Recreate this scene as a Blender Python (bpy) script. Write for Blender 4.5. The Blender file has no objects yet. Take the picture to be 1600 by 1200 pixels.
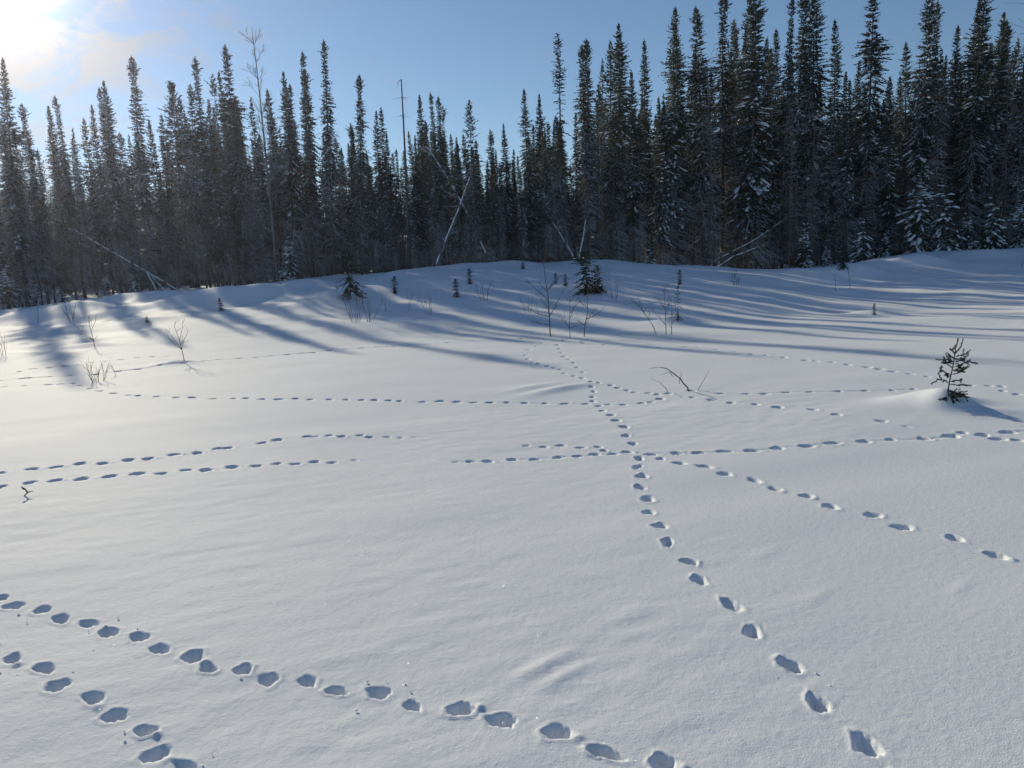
import bpy, math, random
import numpy as np
from mathutils import Vector, Matrix, Euler

R = math.radians
scene = bpy.context.scene
col = scene.collection

# ------------------------------------------------------------------ camera
CAM_H, PITCH, ROLL, FPX = 1.6, R(8.7), R(-2.0), 1209.0
cam_data = bpy.data.cameras.new('camera')
cam = bpy.data.objects.new('camera', cam_data)
col.objects.link(cam)
cam_data.sensor_width = 36.0
cam_data.lens = 36.0 * FPX / 1600.0
cam_data.clip_start, cam_data.clip_end = 0.05, 3000.0
CM = Euler((math.pi / 2 - PITCH, 0, 0)).to_matrix() @ Matrix.Rotation(ROLL, 3, 'Z')
cam.matrix_world = Matrix.Translation((0, 0, CAM_H)) @ CM.to_4x4()
scene.camera = cam

# ------------------------------------------------------------------ light
SUN_AZ, SUN_EL = R(-32.0), R(19.0)            # azimuth from +Y, clockwise
SUN_DIR = Vector((math.sin(SUN_AZ) * math.cos(SUN_EL), math.cos(SUN_AZ) * math.cos(SUN_EL), math.sin(SUN_EL)))
world = bpy.data.worlds.new('World')
scene.world = world
world.use_nodes = True
wn, wl = world.node_tree.nodes, world.node_tree.links
wn.clear()


def wnode(kind, **kw):
    n = wn.new(kind)
    for k, v in kw.items():
        setattr(n, k, v)
    return n


def wmath(op, a, b=None, c=None, clamp=False):
    n = wnode('ShaderNodeMath', operation=op, use_clamp=clamp)
    for i, v in enumerate((a, b, c)):
        if v is None:
            continue
        if isinstance(v, (int, float)):
            n.inputs[i].default_value = v
        else:
            wl.new(v, n.inputs[i])
    return n.outputs[0]


sky = wnode('ShaderNodeTexSky', sky_type='NISHITA')
sky.sun_disc = False
sky.sun_elevation = SUN_EL
sky.sun_rotation = SUN_AZ % (2 * math.pi)
sky.air_density, sky.dust_density, sky.ozone_density, sky.altitude = 1.0, 0.0, 3.2, 300
tc = wnode('ShaderNodeTexCoord')
dot = wnode('ShaderNodeVectorMath', operation='DOT_PRODUCT')
wl.new(tc.outputs['Generated'], dot.inputs[0])
dot.inputs[1].default_value = SUN_DIR
ang = wmath('MULTIPLY', wmath('ARCCOSINE', wmath('MINIMUM', dot.outputs['Value'], 0.99999)), 180 / math.pi)
# thin cloud drifting past the sun, and the bright aureole the cloud and air scatter round it
mp = wnode('ShaderNodeMapping')
mp.inputs['Scale'].default_value = (9.0, 9.0, 15.0)
mp.inputs['Rotation'].default_value = (0, R(28), R(-12))
mp.inputs['Location'].default_value = (0.35, 0.2, 0.1)
wl.new(tc.outputs['Generated'], mp.inputs['Vector'])
nz = wnode('ShaderNodeTexNoise')
nz.inputs['Scale'].default_value = 1.25
nz.inputs['Detail'].default_value = 8
nz.inputs['Roughness'].default_value = 0.58
nz.inputs['Distortion'].default_value = 0.5
wl.new(mp.outputs['Vector'], nz.inputs['Vector'])
near = wmath('DIVIDE', 1.0, wmath('ADD', 1.0, wmath('POWER', wmath('DIVIDE', ang, 11.0), 4.0)))
thr = wmath('MULTIPLY_ADD', near, -0.24, 0.66)
cov = wmath('MULTIPLY', wmath('SUBTRACT', nz.outputs['Fac'], thr), 7.0, clamp=True)
fwd = wmath('POWER', math.e, wmath('MULTIPLY', ang, -1 / 3.6))
aur = wmath('POWER', math.e, wmath('MULTIPLY', ang, -1 / 1.45))
cloud_l = wmath('MULTIPLY_ADD', fwd, 15.0, 4.6)
cl = wnode('ShaderNodeMix', data_type='RGBA', blend_type='MULTIPLY')
cl.inputs['Factor'].default_value = 1.0
cl.inputs['A'].default_value = (1.0, 0.86, 0.64, 1)
wl.new(cloud_l, cl.inputs['B'])
mx = wnode('ShaderNodeMix', data_type='RGBA')
wl.new(wmath('MULTIPLY', cov, wmath('MULTIPLY_ADD', near, 0.65, 0.12)), mx.inputs['Factor'])
wl.new(sky.outputs['Color'], mx.inputs['A'])
wl.new(cl.outputs['Result'], mx.inputs['B'])
au = wnode('ShaderNodeMix', data_type='RGBA', blend_type='ADD')
au.inputs['Factor'].default_value = 1.0
wl.new(mx.outputs['Result'], au.inputs['A'])
auc = wnode('ShaderNodeMix', data_type='RGBA', blend_type='MULTIPLY')
auc.inputs['Factor'].default_value = 1.0
auc.inputs['A'].default_value = (1.0, 0.95, 0.88, 1)
veil = wmath('MULTIPLY', wmath('POWER', math.e, wmath('MULTIPLY', ang, -1 / 12.0)), 1.9)
wl.new(wmath('MULTIPLY_ADD', aur, 85.0, veil), auc.inputs['B'])
wl.new(auc.outputs['Result'], au.inputs['B'])
bg = wnode('ShaderNodeBackground')
bg.inputs['Strength'].default_value = 0.086
wl.new(au.outputs['Result'], bg.inputs['Color'])
wo = wnode('ShaderNodeOutputWorld')
wl.new(bg.outputs[0], wo.inputs[0])

sun_data = bpy.data.lights.new('sun', 'SUN')
sun_data.energy, sun_data.angle, sun_data.color = 3.9, R(0.53), (1.0, 0.89, 0.66)
sun = bpy.data.objects.new('sun', sun_data)
sun.rotation_euler = (-SUN_DIR).to_track_quat('-Z', 'Y').to_euler()
sun.location = SUN_DIR * 200
col.objects.link(sun)
scene.view_settings.view_transform = 'Standard'
scene.view_settings.look = 'None'
scene.view_settings.gamma = 1.0
scene.view_settings.exposure = 0.04
scene.view_settings.use_curve_mapping = False


# ------------------------------------------------------------------ materials
def material(name, color, rough=0.8, spec=0.2, noise=None, bump=None, rand=0.0, transl=0.0, coord='Object', dust=None):
    m = bpy.data.materials.new(name)
    m.use_nodes = True
    nt = m.node_tree
    b = nt.nodes['Principled BSDF']
    b.inputs['Roughness'].default_value = rough
    b.inputs['Specular IOR Level'].default_value = spec
    b.inputs['Base Color'].default_value = (*color, 1)
    t = nt.nodes.new('ShaderNodeTexCoord')
    out = None
    if noise:                                    # (scale, second colour)
        n = nt.nodes.new('ShaderNodeTexNoise')
        n.inputs['Scale'].default_value = noise[0]
        n.inputs['Detail'].default_value = 4
        nt.links.new(t.outputs[coord], n.inputs['Vector'])
        r = nt.nodes.new('ShaderNodeMapRange')
        r.inputs['From Min'].default_value, r.inputs['From Max'].default_value = 0.35, 0.65
        nt.links.new(n.outputs['Fac'], r.inputs['Value'])
        mix = nt.nodes.new('ShaderNodeMix')
        mix.data_type = 'RGBA'
        nt.links.new(r.outputs['Result'], mix.inputs['Factor'])
        mix.inputs['A'].default_value = (*color, 1)
        mix.inputs['B'].default_value = (*noise[1], 1)
        out = mix.outputs['Result']
        if rand:
            oi = nt.nodes.new('ShaderNodeObjectInfo')
            h = nt.nodes.new('ShaderNodeHueSaturation')
            rr = nt.nodes.new('ShaderNodeMapRange')
            rr.inputs['To Min'].default_value, rr.inputs['To Max'].default_value = 1 - rand, 1 + rand
            nt.links.new(oi.outputs['Random'], rr.inputs['Value'])
            nt.links.new(rr.outputs['Result'], h.inputs['Value'])
            nt.links.new(out, h.inputs['Color'])
            out = h.outputs['Color']
        nt.links.new(out, b.inputs['Base Color'])
    plain = out
    if dust:                                     # (threshold, slope): snow dust lying on faces that look up
        ge = nt.nodes.new('ShaderNodeNewGeometry')
        sx = nt.nodes.new('ShaderNodeSeparateXYZ')
        nt.links.new(ge.outputs['Normal'], sx.inputs[0])
        big = nt.nodes.new('ShaderNodeTexNoise')
        big.inputs['Scale'].default_value = 0.55
        big.inputs['Detail'].default_value = 6
        big.inputs['Roughness'].default_value = 0.7
        nt.links.new(ge.outputs['Position'], big.inputs['Vector'])
        ad = nt.nodes.new('ShaderNodeMath'); ad.operation = 'MULTIPLY_ADD'
        nt.links.new(big.outputs['Fac'], ad.inputs[0])
        ad.inputs[1].default_value = 1.6
        nt.links.new(sx.outputs['Z'], ad.inputs[2])
        mr = nt.nodes.new('ShaderNodeMapRange')
        mr.inputs['From Min'].default_value, mr.inputs['From Max'].default_value = dust[0], dust[0] + dust[1]
        mr.inputs['To Max'].default_value = 0.92
        nt.links.new(ad.outputs[0], mr.inputs['Value'])
        dm = nt.nodes.new('ShaderNodeMix')
        dm.data_type = 'RGBA'
        nt.links.new(mr.outputs['Result'], dm.inputs['Factor'])
        nt.links.new(out, dm.inputs['A'])
        dm.inputs['B'].default_value = (0.80, 0.84, 0.89, 1)
        out = dm.outputs['Result']
        nt.links.new(out, b.inputs['Base Color'])
    if bump:                                     # (scale, strength, distance)
        n = nt.nodes.new('ShaderNodeTexNoise')
        n.inputs['Scale'].default_value = bump[0]
        n.inputs['Detail'].default_value = 5
        nt.links.new(t.outputs[coord], n.inputs['Vector'])
        bp = nt.nodes.new('ShaderNodeBump')
        bp.inputs['Strength'].default_value, bp.inputs['Distance'].default_value = bump[1], bump[2]
        nt.links.new(n.outputs['Fac'], bp.inputs['Height'])
        nt.links.new(bp.outputs['Normal'], b.inputs['Normal'])
    if transl:
        tr = nt.nodes.new('ShaderNodeBsdfTranslucent')
        if plain:
            nt.links.new(plain, tr.inputs['Color'])
        ms = nt.nodes.new('ShaderNodeMixShader')
        ms.inputs[0].default_value = transl
        nt.links.new(b.outputs[0], ms.inputs[1])
        nt.links.new(tr.outputs[0], ms.inputs[2])
        nt.links.new(ms.outputs[0], nt.nodes['Material Output'].inputs['Surface'])
    return m


def snow_material():
    m = bpy.data.materials.new('field_snow')
    m.use_nodes = True
    nt = m.node_tree
    N, L = nt.nodes, nt.links
    b = N['Principled BSDF']
    b.inputs['Roughness'].default_value = 0.75
    b.inputs['Specular IOR Level'].default_value = 0.10
    geo = N.new('ShaderNodeNewGeometry')

    def noise(scale, detail, rough=0.5):
        n = N.new('ShaderNodeTexNoise')
        n.inputs['Scale'].default_value = scale
        n.inputs['Detail'].default_value = detail
        n.inputs['Roughness'].default_value = rough
        L.new(geo.outputs['Position'], n.inputs['Vector'])
        return n
    n1 = noise(0.6, 4)
    mix = N.new('ShaderNodeMix')
    mix.data_type = 'RGBA'
    mix.inputs['A'].default_value = (0.81, 0.84, 0.88, 1)
    mix.inputs['B'].default_value = (0.86, 0.88, 0.91, 1)
    L.new(n1.outputs['Fac'], mix.inputs['Factor'])
    L.new(mix.outputs['Result'], b.inputs['Base Color'])
    fine = noise(170.0, 3, 0.6)
    mid = noise(38.0, 4, 0.55)
    b1 = N.new('ShaderNodeBump')
    b1.inputs['Strength'].default_value, b1.inputs['Distance'].default_value = 0.6, 0.0035
    L.new(fine.outputs['Fac'], b1.inputs['Height'])
    b2 = N.new('ShaderNodeBump')
    b2.inputs['Strength'].default_value, b2.inputs['Distance'].default_value = 0.4, 0.006
    L.new(mid.outputs['Fac'], b2.inputs['Height'])
    L.new(b1.outputs['Normal'], b2.inputs['Normal'])
    L.new(b2.outputs['Normal'], b.inputs['Normal'])
    # crystal facets: sparse, each with a tilt of its own
    vo = N.new('ShaderNodeTexVoronoi')
    vo.inputs['Scale'].default_value = 380.0
    L.new(geo.outputs['Position'], vo.inputs['Vector'])
    off = N.new('ShaderNodeVectorMath')
    off.operation = 'MULTIPLY_ADD'
    L.new(vo.outputs['Color'], off.inputs[0])
    off.inputs[1].default_value = (1.5, 1.5, 0.0)
    off.inputs[2].default_value = (-0.75, -0.75, 1.0)
    nn = N.new('ShaderNodeVectorMath')
    nn.operation = 'NORMALIZE'
    L.new(off.outputs[0], nn.inputs[0])
    gl = N.new('ShaderNodeBsdfGlossy')
    gl.inputs['Roughness'].default_value = 0.09
    gl.inputs['Color'].default_value = (0.9, 0.93, 1, 1)
    L.new(nn.outputs[0], gl.inputs['Normal'])
    inner = N.new('ShaderNodeMath')
    inner.operation = 'LESS_THAN'
    L.new(vo.outputs['Distance'], inner.inputs[0])
    inner.inputs[1].default_value = 0.30
    fac = N.new('ShaderNodeMath')
    fac.operation = 'MULTIPLY'
    L.new(inner.outputs[0], fac.inputs[0])
    fac.inputs[1].default_value = 0.005
    ms = N.new('ShaderNodeMixShader')
    L.new(fac.outputs[0], ms.inputs[0])
    L.new(b.outputs[0], ms.inputs[1])
    L.new(gl.outputs[0], ms.inputs[2])
    L.new(ms.outputs[0], N['Material Output'].inputs['Surface'])
    return m


M = {
    'field': snow_material(),
    'snow': material('bough_snow', (0.86, 0.88, 0.91), 0.6, 0.25, bump=(40, 0.4, 0.02)),
    'needles': material('spruce_needles', (0.042, 0.052, 0.031), 0.65, 0.2, (0.9, (0.080, 0.084, 0.046)), rand=0.4, transl=0.25, dust=(1.40, 0.12)),
    'young_needles': material('young_needles', (0.07, 0.095, 0.035), 0.6, 0.2, (6, (0.12, 0.12, 0.05)), rand=0.2, transl=0.25),
    'dark_needles': material('dark_needles', (0.038, 0.05, 0.028), 0.65, 0.2, (5, (0.065, 0.075, 0.04)), rand=0.25, transl=0.22),
    'bark': material('spruce_bark', (0.105, 0.085, 0.072), 0.9, 0.1, (7, (0.18, 0.15, 0.13)), (30, 0.6, 0.02), rand=0.25),
    'dead': material('dead_wood', (0.20, 0.175, 0.155), 0.9, 0.1, (5, (0.33, 0.30, 0.28)), rand=0.25, dust=(1.28, 0.15)),
    'birch': material('birch_bark', (0.28, 0.255, 0.235), 0.8, 0.15, (4, (0.11, 0.095, 0.088)), (12, 0.4, 0.01)),
    'twig': material('bare_twig', (0.085, 0.055, 0.042), 0.75, 0.2, (14, (0.15, 0.105, 0.075))),
    'grass': material('dry_stalk', (0.33, 0.25, 0.14), 0.8, 0.15, (14, (0.22, 0.15, 0.08))),
}


# ------------------------------------------------------------------ helpers
def mesh(name, V, F, mat, smooth=False):
    """V (n,3), F (m,k) array of equal-sized faces or a list of such arrays"""
    me = bpy.data.meshes.new(name)
    V = np.asarray(V, dtype=np.float32)
    Fs = F if isinstance(F, list) else [F]
    Fs = [np.asarray(f, dtype=np.int32) for f in Fs if len(f)]
    loops = np.concatenate([f.ravel() for f in Fs])
    sizes = np.concatenate([np.full(len(f), f.shape[1], dtype=np.int32) for f in Fs])
    starts = np.concatenate([[0], np.cumsum(sizes)[:-1]]).astype(np.int32)
    me.vertices.add(len(V)); me.vertices.foreach_set('co', V.ravel())
    me.loops.add(len(loops)); me.loops.foreach_set('vertex_index', loops)
    me.polygons.add(len(sizes))
    me.polygons.foreach_set('loop_start', starts)
    me.polygons.foreach_set('loop_total', sizes)
    me.update(calc_edges=True)
    me.polygons.foreach_set('use_smooth', np.full(len(sizes), smooth, dtype=bool))
    me.materials.append(mat)
    me.validate()
    return me


def link(name, me, parent=None, loc=(0, 0, 0)):
    o = bpy.data.objects.new(name, me)
    col.objects.link(o)
    o.location = loc
    if parent is not None:
        o.parent = parent
    return o


def thing(name, label, cat, loc=(0, 0, 0), group=None, rot=(0, 0, 0), scale=(1, 1, 1)):
    o = link(name, None, None, loc)
    o.empty_display_size = 0.2
    o.rotation_euler, o.scale = rot, scale
    o['label'], o['category'] = label, cat
    if group:
        o['group'] = group
    return o


class Soup:
    """collects triangles and quads of one mesh"""
    def __init__(self):
        self.V, self.T, self.Q, self.n = [], [], [], 0

    def add(self, V, T=None, Q=None):
        V = np.asarray(V, dtype=float).reshape(-1, 3)
        if T is not None and len(T):
            self.T.append(np.asarray(T) + self.n)
        if Q is not None and len(Q):
            self.Q.append(np.asarray(Q) + self.n)
        self.V.append(V)
        self.n += len(V)

    def mesh(self, name, mat, smooth=False):
        F = []
        if self.T:
            F.append(np.concatenate(self.T))
        if self.Q:
            F.append(np.concatenate(self.Q))
        return mesh(name, np.concatenate(self.V), F, mat, smooth)

    def tube(self, pts, rad, sides=6):
        pts = np.asarray(pts, dtype=float)
        n = len(pts)
        tan = np.gradient(pts, axis=0)
        tan /= np.linalg.norm(tan, axis=1)[:, None] + 1e-9
        ref = np.array([0.0, 0, 1]) if abs(tan[0][2]) < 0.8 else np.array([1.0, 0, 0])
        a = np.cross(tan, ref); a /= np.linalg.norm(a, axis=1)[:, None] + 1e-9
        b = np.cross(tan, a)
        th = np.arange(sides) * 2 * np.pi / sides
        rad = np.broadcast_to(np.asarray(rad, dtype=float), (n,))
        V = pts[:, None, :] + rad[:, None, None] * (np.cos(th)[None, :, None] * a[:, None, :] + np.sin(th)[None, :, None] * b[:, None, :])
        i, j = np.meshgrid(np.arange(n - 1), np.arange(sides), indexing='ij')
        j2 = (j + 1) % sides
        Q = np.stack([i * sides + j, i * sides + j2, (i + 1) * sides + j2, (i + 1) * sides + j], -1).reshape(-1, 4)
        V = np.concatenate([V.reshape(-1, 3), pts[-1:] + tan[-1:] * rad[-1] * 0.5, pts[:1]])
        k = np.arange(sides); k2 = (k + 1) % sides
        top = np.stack([(n - 1) * sides + k, (n - 1) * sides + k2, np.full(sides, n * sides)], -1)
        bot = np.stack([k2, k, np.full(sides, n * sides + 1)], -1)
        self.add(V, np.concatenate([top, bot]), Q)


def ray(u, v):
    d = CM @ Vector(((u - 800) / FPX, -(v - 600) / FPX, -1.0))
    return np.array(d)


def at(u, v, Y):
    d = ray(u, v)
    return np.array([0, 0, CAM_H]) + d * (Y / d[1])


# ------------------------------------------------------------------ noise and terrain
def vnoise(x, y, seed=0):
    xi, yi = np.floor(x).astype(np.int64), np.floor(y).astype(np.int64)
    xf, yf = x - xi, y - yi
    xf, yf = xf * xf * xf * (xf * (xf * 6 - 15) + 10), yf * yf * yf * (yf * (yf * 6 - 15) + 10)

    def h(a, b):
        k = (a * 374761393 + b * 668265263 + seed * 1442695041) & 0xFFFFFFFF
        k = ((k ^ (k >> 13)) * 1274126177) & 0xFFFFFFFF
        return ((k ^ (k >> 16)) & 0xFFFF) / 32767.5 - 1.0
    a = h(xi, yi) * (1 - xf) + h(xi + 1, yi) * xf
    b = h(xi, yi + 1) * (1 - xf) + h(xi + 1, yi + 1) * xf
    return a * (1 - yf) + b * yf


# forest edge: image column, row of the snow line, distance
EDGE = [(-900, 500, 48), (-400, 505, 46), (-150, 498, 45), (0, 492, 45), (150, 470, 45), (330, 453, 44), (500, 438, 42), (620, 426, 40),
        (700, 413, 37), (760, 408, 36), (840, 407, 36), (910, 406, 38), (980, 421, 42), (1060, 437, 45), (1200, 433, 45),
        (1290, 418, 45), (1400, 400, 44), (1600, 388, 43), (1850, 380, 42), (2300, 360, 44)]
ctrl = []
for u, v, Y in EDGE:
    p = at(u, v, Y)
    ctrl.append(p)
    ctrl.append(np.array([p[0] * 1.35, p[1] * 1.35, 0.6 * p[2] + 0.4]))
for Y in (-12, -4, 0, 3, 6, 10, 14):
    for x in np.linspace(-1, 1, 7) * (abs(Y) * 0.9 + 5):
        ctrl.append(np.array([x, Y, 0.0]))
for x in np.linspace(-22, 22, 9):
    ctrl.append(np.array([x, 19.0, 0.03]))
for a in np.arange(0, 360, 20):
    ctrl.append(np.array([140 * math.sin(R(a)), 140 * math.cos(R(a)), 0.5]))
    ctrl.append(np.array([430 * math.sin(R(a)), 430 * math.cos(R(a)), 0.5]))
ctrl = np.array(ctrl)
MQ = 5.0
_d = np.hypot(ctrl[:, None, 0] - ctrl[None, :, 0], ctrl[:, None, 1] - ctrl[None, :, 1])
WGT = np.linalg.solve(np.sqrt(_d ** 2 + MQ ** 2) + np.eye(len(ctrl)) * 1e-3, ctrl[:, 2])

MOUNDS = []          # (x, y, rx, ry, height)


def terrain(x, y, detail=True):
    x, y = np.atleast_1d(np.asarray(x, dtype=float)), np.atleast_1d(np.asarray(y, dtype=float))
    z = np.zeros_like(x)
    for (cx, cy, _), w in zip(ctrl, WGT):
        z += w * np.sqrt((x - cx) ** 2 + (y - cy) ** 2 + MQ ** 2)
    r = np.hypot(x, y)
    far = np.clip((r - 16) / 18, 0, 1)
    z += far * (0.19 * vnoise(x / 5.5, y / 5.5, 3) + 0.13 * vnoise(x / 2.3, y / 2.3, 4) + 0.05 * vnoise(x / 1.0, y / 1.0, 6))
    z += 0.03 * vnoise(x / 4.0 + 5, y / 4.0, 1) * np.clip(r / 4, 0, 1)
    for mx_, my_, rx, ry, h in MOUNDS:
        q = ((x - mx_) / rx) ** 2 + ((y - my_) / ry) ** 2
        z += h * np.exp(-q)
    return z


def ground_hit(u, v):
    d = ray(u, v)
    t = np.concatenate([np.arange(1.5, 20, 0.02), np.arange(20, 90, 0.05)])
    P = np.array([0, 0, CAM_H]) + t[:, None] * d[None, :]
    below = P[:, 2] < terrain(P[:, 0], P[:, 1])
    i = int(np.argmax(below)) if below.any() else len(t) - 1
    return P[i]


def gz(x, y):
    return float(terrain(x, y)[0])


# snow mounds: image position of the middle, half-widths in metres, height
for u, v, rx, ry, h in [(1458, 630, 0.40, 0.30, 0.14), (1478, 632, 0.20, 0.20, 0.15), (1545, 645, 0.34, 0.2, 0.04), (1366, 494, 0.7, 0.6, 0.16), (1062, 503, 0.6, 0.5, 0.14),
                        (140, 542, 0.5, 0.4, 0.10), (275, 568, 0.35, 0.3, 0.07), (228, 505, 0.8, 0.7, 0.16), (925, 452, 1.3, 1.2, 0.25),
                        (330, 466, 2.2, 1.6, 0.35), (560, 462, 1.6, 1.4, 0.3), (1180, 520, 3.0, 1.0, 0.05), (1480, 500, 2.5, 0.9, 0.07),
                        (1400, 415, 2.2, 1.5, 0.3), (1285, 432, 2.0, 1.5, 0.25), (60, 496, 1.3, 1.0, 0.3), (128, 482, 1.1, 0.9, 0.28), (195, 470, 1.2, 0.9, 0.3),
                        (265, 464, 1.0, 0.9, 0.25), (405, 456, 1.2, 0.9, 0.25), (470, 449, 1.0, 0.9, 0.3), (1335, 424, 0.9, 0.8, 0.3), (1440, 409, 1.1, 0.8, 0.3), (1495, 404, 1.0, 0.8, 0.28), (1550, 400, 1.2, 0.9, 0.3)]:
    p = ground_hit(u, v)
    MOUNDS.append((p[0], p[1], rx, ry, h))

# ------------------------------------------------------------------ animal tracks, as image positions of each print
TR = {}
TR['A'] = [(1405, 1230), (1355, 1168), (1280, 1103), (1237, 1043), (1175, 992), (1144, 950), (1093, 910), (1078, 880), (1043, 849), (1032, 824), (1014, 801),
           (1012, 780), (1000, 762), (1003, 745), (996, 730), (999, 716), (989, 693), (978, 681), (976, 668), (963, 658), (955, 649), (942, 642),
           (936, 634), (927, 627), (926, 620), (928, 612), (925, 605), (924, 598), (910, 591), (911, 582), (902, 574), (896, 567), (888, 562),
           (881, 557), (877, 551), (874, 545), (871, 539)]
TR['A2'] = [(897, 588), (882, 584), (875, 577), (866, 575), (856, 572), (842, 569), (832, 566), (825, 561), (821, 555), (827, 547), (837, 541), (847, 536), (855, 531)]
TR['B'] = [(712, 721), (735, 721), (762, 721), (800, 718), (835, 718), (872, 715), (902, 713), (930, 710), (957, 710), (980, 706), (1017, 710),
           (1057, 708), (1090, 708), (1132, 706), (1175, 705), (1215, 701), (1260, 698), (1302, 693), (1350, 690), (1392, 686), (1445, 685),
           (1487, 681), (1505, 676), (1535, 679), (1575, 675), (1612, 671)]
TR['B2'] = [(822, 697), (850, 699), (876, 696), (907, 700), (935, 699), (944, 704)]
TR['C'] = [(1032, 717), (1061, 725), (1101, 731), (1132, 742), (1179, 751), (1211, 764), (1261, 776), (1298, 793), (1364, 806), (1410, 825), (1492, 843), (1557, 869), (1632, 888)]
TR['D'] = [(5, 605), (37, 603), (75, 601), (95, 600), (115, 599), (125, 602), (140, 607), (155, 611), (177, 615), (200, 618), (215, 619), (245, 620), (275, 621),
           (300, 621), (332, 623), (365, 623), (385, 623), (410, 624), (435, 624), (462, 623), (485, 624), (515, 624), (540, 624), (565, 625),
           (585, 625), (607, 626), (625, 627), (660, 628), (687, 627), (715, 628), (740, 629), (765, 629), (792, 629), (820, 630), (852, 630),
           (882, 631), (915, 631), (950, 632), (975, 632), (1002, 630), (1017, 628), (1032, 623), (1027, 616), (1045, 615)]
TR['E'] = [(1080, 611), (1125, 615), (1165, 616), (1195, 616), (1229, 614), (1266, 613), (1310, 612), (1352, 611), (1395, 610), (1427, 608)]
TR['E2'] = [(1518, 602), (1545, 603), (1565, 604), (1567, 611), (1590, 617), (1612, 622)]
TR['F'] = [(1082, 621), (1112, 625), (1142, 630), (1181, 632), (1215, 636), (1270, 640), (1307, 649), (1377, 658), (1417, 667)]
TR['F2'] = [(1560, 686), (1590, 688)]
TR['G'] = [(935, 599), (955, 602), (965, 606), (980, 610), (992, 613), (1014, 614)]
TR['H'] = [(1120, 546), (1150, 550), (1175, 553), (1197, 555), (1225, 558), (1260, 563), (1275, 564), (1300, 566), (1325, 570), (1355, 574), (1375, 577), (1395, 581), (1422, 585), (1450, 589)]
TR['I'] = [(0, 739), (50, 733), (87, 730), (125, 725), (160, 724), (200, 719), (231, 717), (271, 711), (308, 708), (340, 702), (355, 701),
           (409, 693), (433, 688), (480, 683), (492, 684), (515, 682), (534, 683), (563, 681), (577, 684), (604, 683), (625, 684), (647, 684)]
TR['J'] = [(2, 760), (46, 754), (86, 751), (127, 748), (170, 745), (214, 741), (251, 740), (290, 736), (322, 736), (363, 731), (400, 729),
           (432, 726), (461, 726), (491, 722), (518, 723), (554, 719)]
TR['K'] = [(2, 935), (22, 948), (66, 953), (95, 968), (138, 975), (170, 990), (218, 998), (250, 1017), (302, 1028), (326, 1046), (380, 1048),
           (419, 1065), (480, 1065), (527, 1082), (593, 1085), (644, 1105), (720, 1112), (785, 1132), (872, 1148), (947, 1181), (1037, 1196), (1110, 1228)]
TR['L'] = [(-25, 1008), (20, 1032), (70, 1046), (91, 1074), (146, 1095), (181, 1121), (228, 1144), (243, 1181), (290, 1203), (330, 1245)]
TR['M'] = [(30, 581), (50, 577), (75, 575), (100, 572), (120, 571), (145, 567), (165, 565), (190, 562), (215, 559), (240, 558), (262, 557)]
TR['N'] = [(0, 595), (40, 591), (75, 589), (110, 587), (150, 585), (185, 580), (215, 577), (250, 571), (285, 568), (320, 564), (345, 562), (375, 560), (400, 559), (425, 556),
           (450, 554), (470, 552), (490, 551), (515, 548), (540, 546), (565, 544), (590, 542), (615, 541), (640, 540), (670, 538), (700, 536), (740, 533), (780, 530), (815, 529), (845, 528)]
TR['O'] = [(880, 533), (910, 536), (945, 539), (980, 542), (1010, 543), (1030, 543), (1050, 543), (1070, 542), (1090, 542)]
SIZE = {'A': 0.98, 'K': 0.86, 'L': 0.92, 'C': 1.0, 'M': 1.15, 'N': 1.3, 'O': 1.3, 'H': 1.15, 'D': 1.05, 'I': 1.05, 'J': 1.12, 'B': 1.12}
DEEP = {'M': 0.9, 'N': 1.2, 'G': 0.8, 'H': 0.9, 'O': 1.2, 'E': 0.8, 'E2': 0.8}
GROOVE = {'B': 0.16, 'N': 0.5, 'O': 0.6, 'E': 0.25, 'D': 0.1}

# polar sheet of snow, fine where the field lies open, coarse elsewhere, out to the horizon
th = np.concatenate([np.arange(-41.0, 41.0, 0.11), np.linspace(41.0, 319.0, 96)[:-1]])
rr = [0.02, 0.25, 0.5, 0.8, 1.1, 1.35, 1.6, 1.75, 1.85]
while rr[-1] < 31:
    rr.append(rr[-1] * 1.0040)
while rr[-1] < 62:
    rr.append(rr[-1] * 1.008)
while rr[-1] < 420:
    rr.append(rr[-1] * 1.12)
rr = np.array(rr)
TH, RR = np.meshgrid(np.radians(th), rr, indexing='xy')
GX, GY = RR * np.sin(TH), RR * np.cos(TH)
shp = GX.shape
GZ = terrain(GX.ravel(), GY.ravel()).reshape(shp)
# wind texture of the open field
wx, wy = GX * 0.94 + GY * 0.34, -GX * 0.34 + GY * 0.94
patch = np.clip(vnoise(GX / 2.6 + 9, GY / 2.6, 7) * 0.9 + 0.35, 0, 1)
fadeo = np.clip(1.25 - RR / 40, 0, 1)
GZ += fadeo * (0.006 * vnoise(wx / 1.1, wy / 0.55, 11) + 0.0019 * patch * vnoise(wx / 0.34, wy / 0.13, 12) + 0.0022 * patch * vnoise(wx / 0.15, wy / 0.08, 13)
               + 0.0006 * vnoise(GX / 0.03, GY / 0.03, 14) * np.clip(1.6 - RR / 5, 0, 1))
for u, v, rad, amp in [(865, 1035, 0.15, 0.007), (880, 1062, 0.12, 0.007), (835, 1050, 0.13, 0.005), (990, 960, 0.2, 0.004), (1275, 938, 0.14, 0.003),
                       (860, 612, 0.5, 0.025), (890, 606, 0.4, 0.02), (830, 606, 0.4, 0.02), (1190, 870, 0.16, 0.003), (1500, 920, 0.12, 0.003)]:
    p = ground_hit(u, v)
    dx, dy = GX - p[0], GY - p[1]
    a_, b_ = dx * 0.75 + dy * 0.66, -dx * 0.66 + dy * 0.75
    GZ += amp * np.exp(-(a_ / rad) ** 2 - (b_ / (rad * 0.3)) ** 2)


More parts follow.
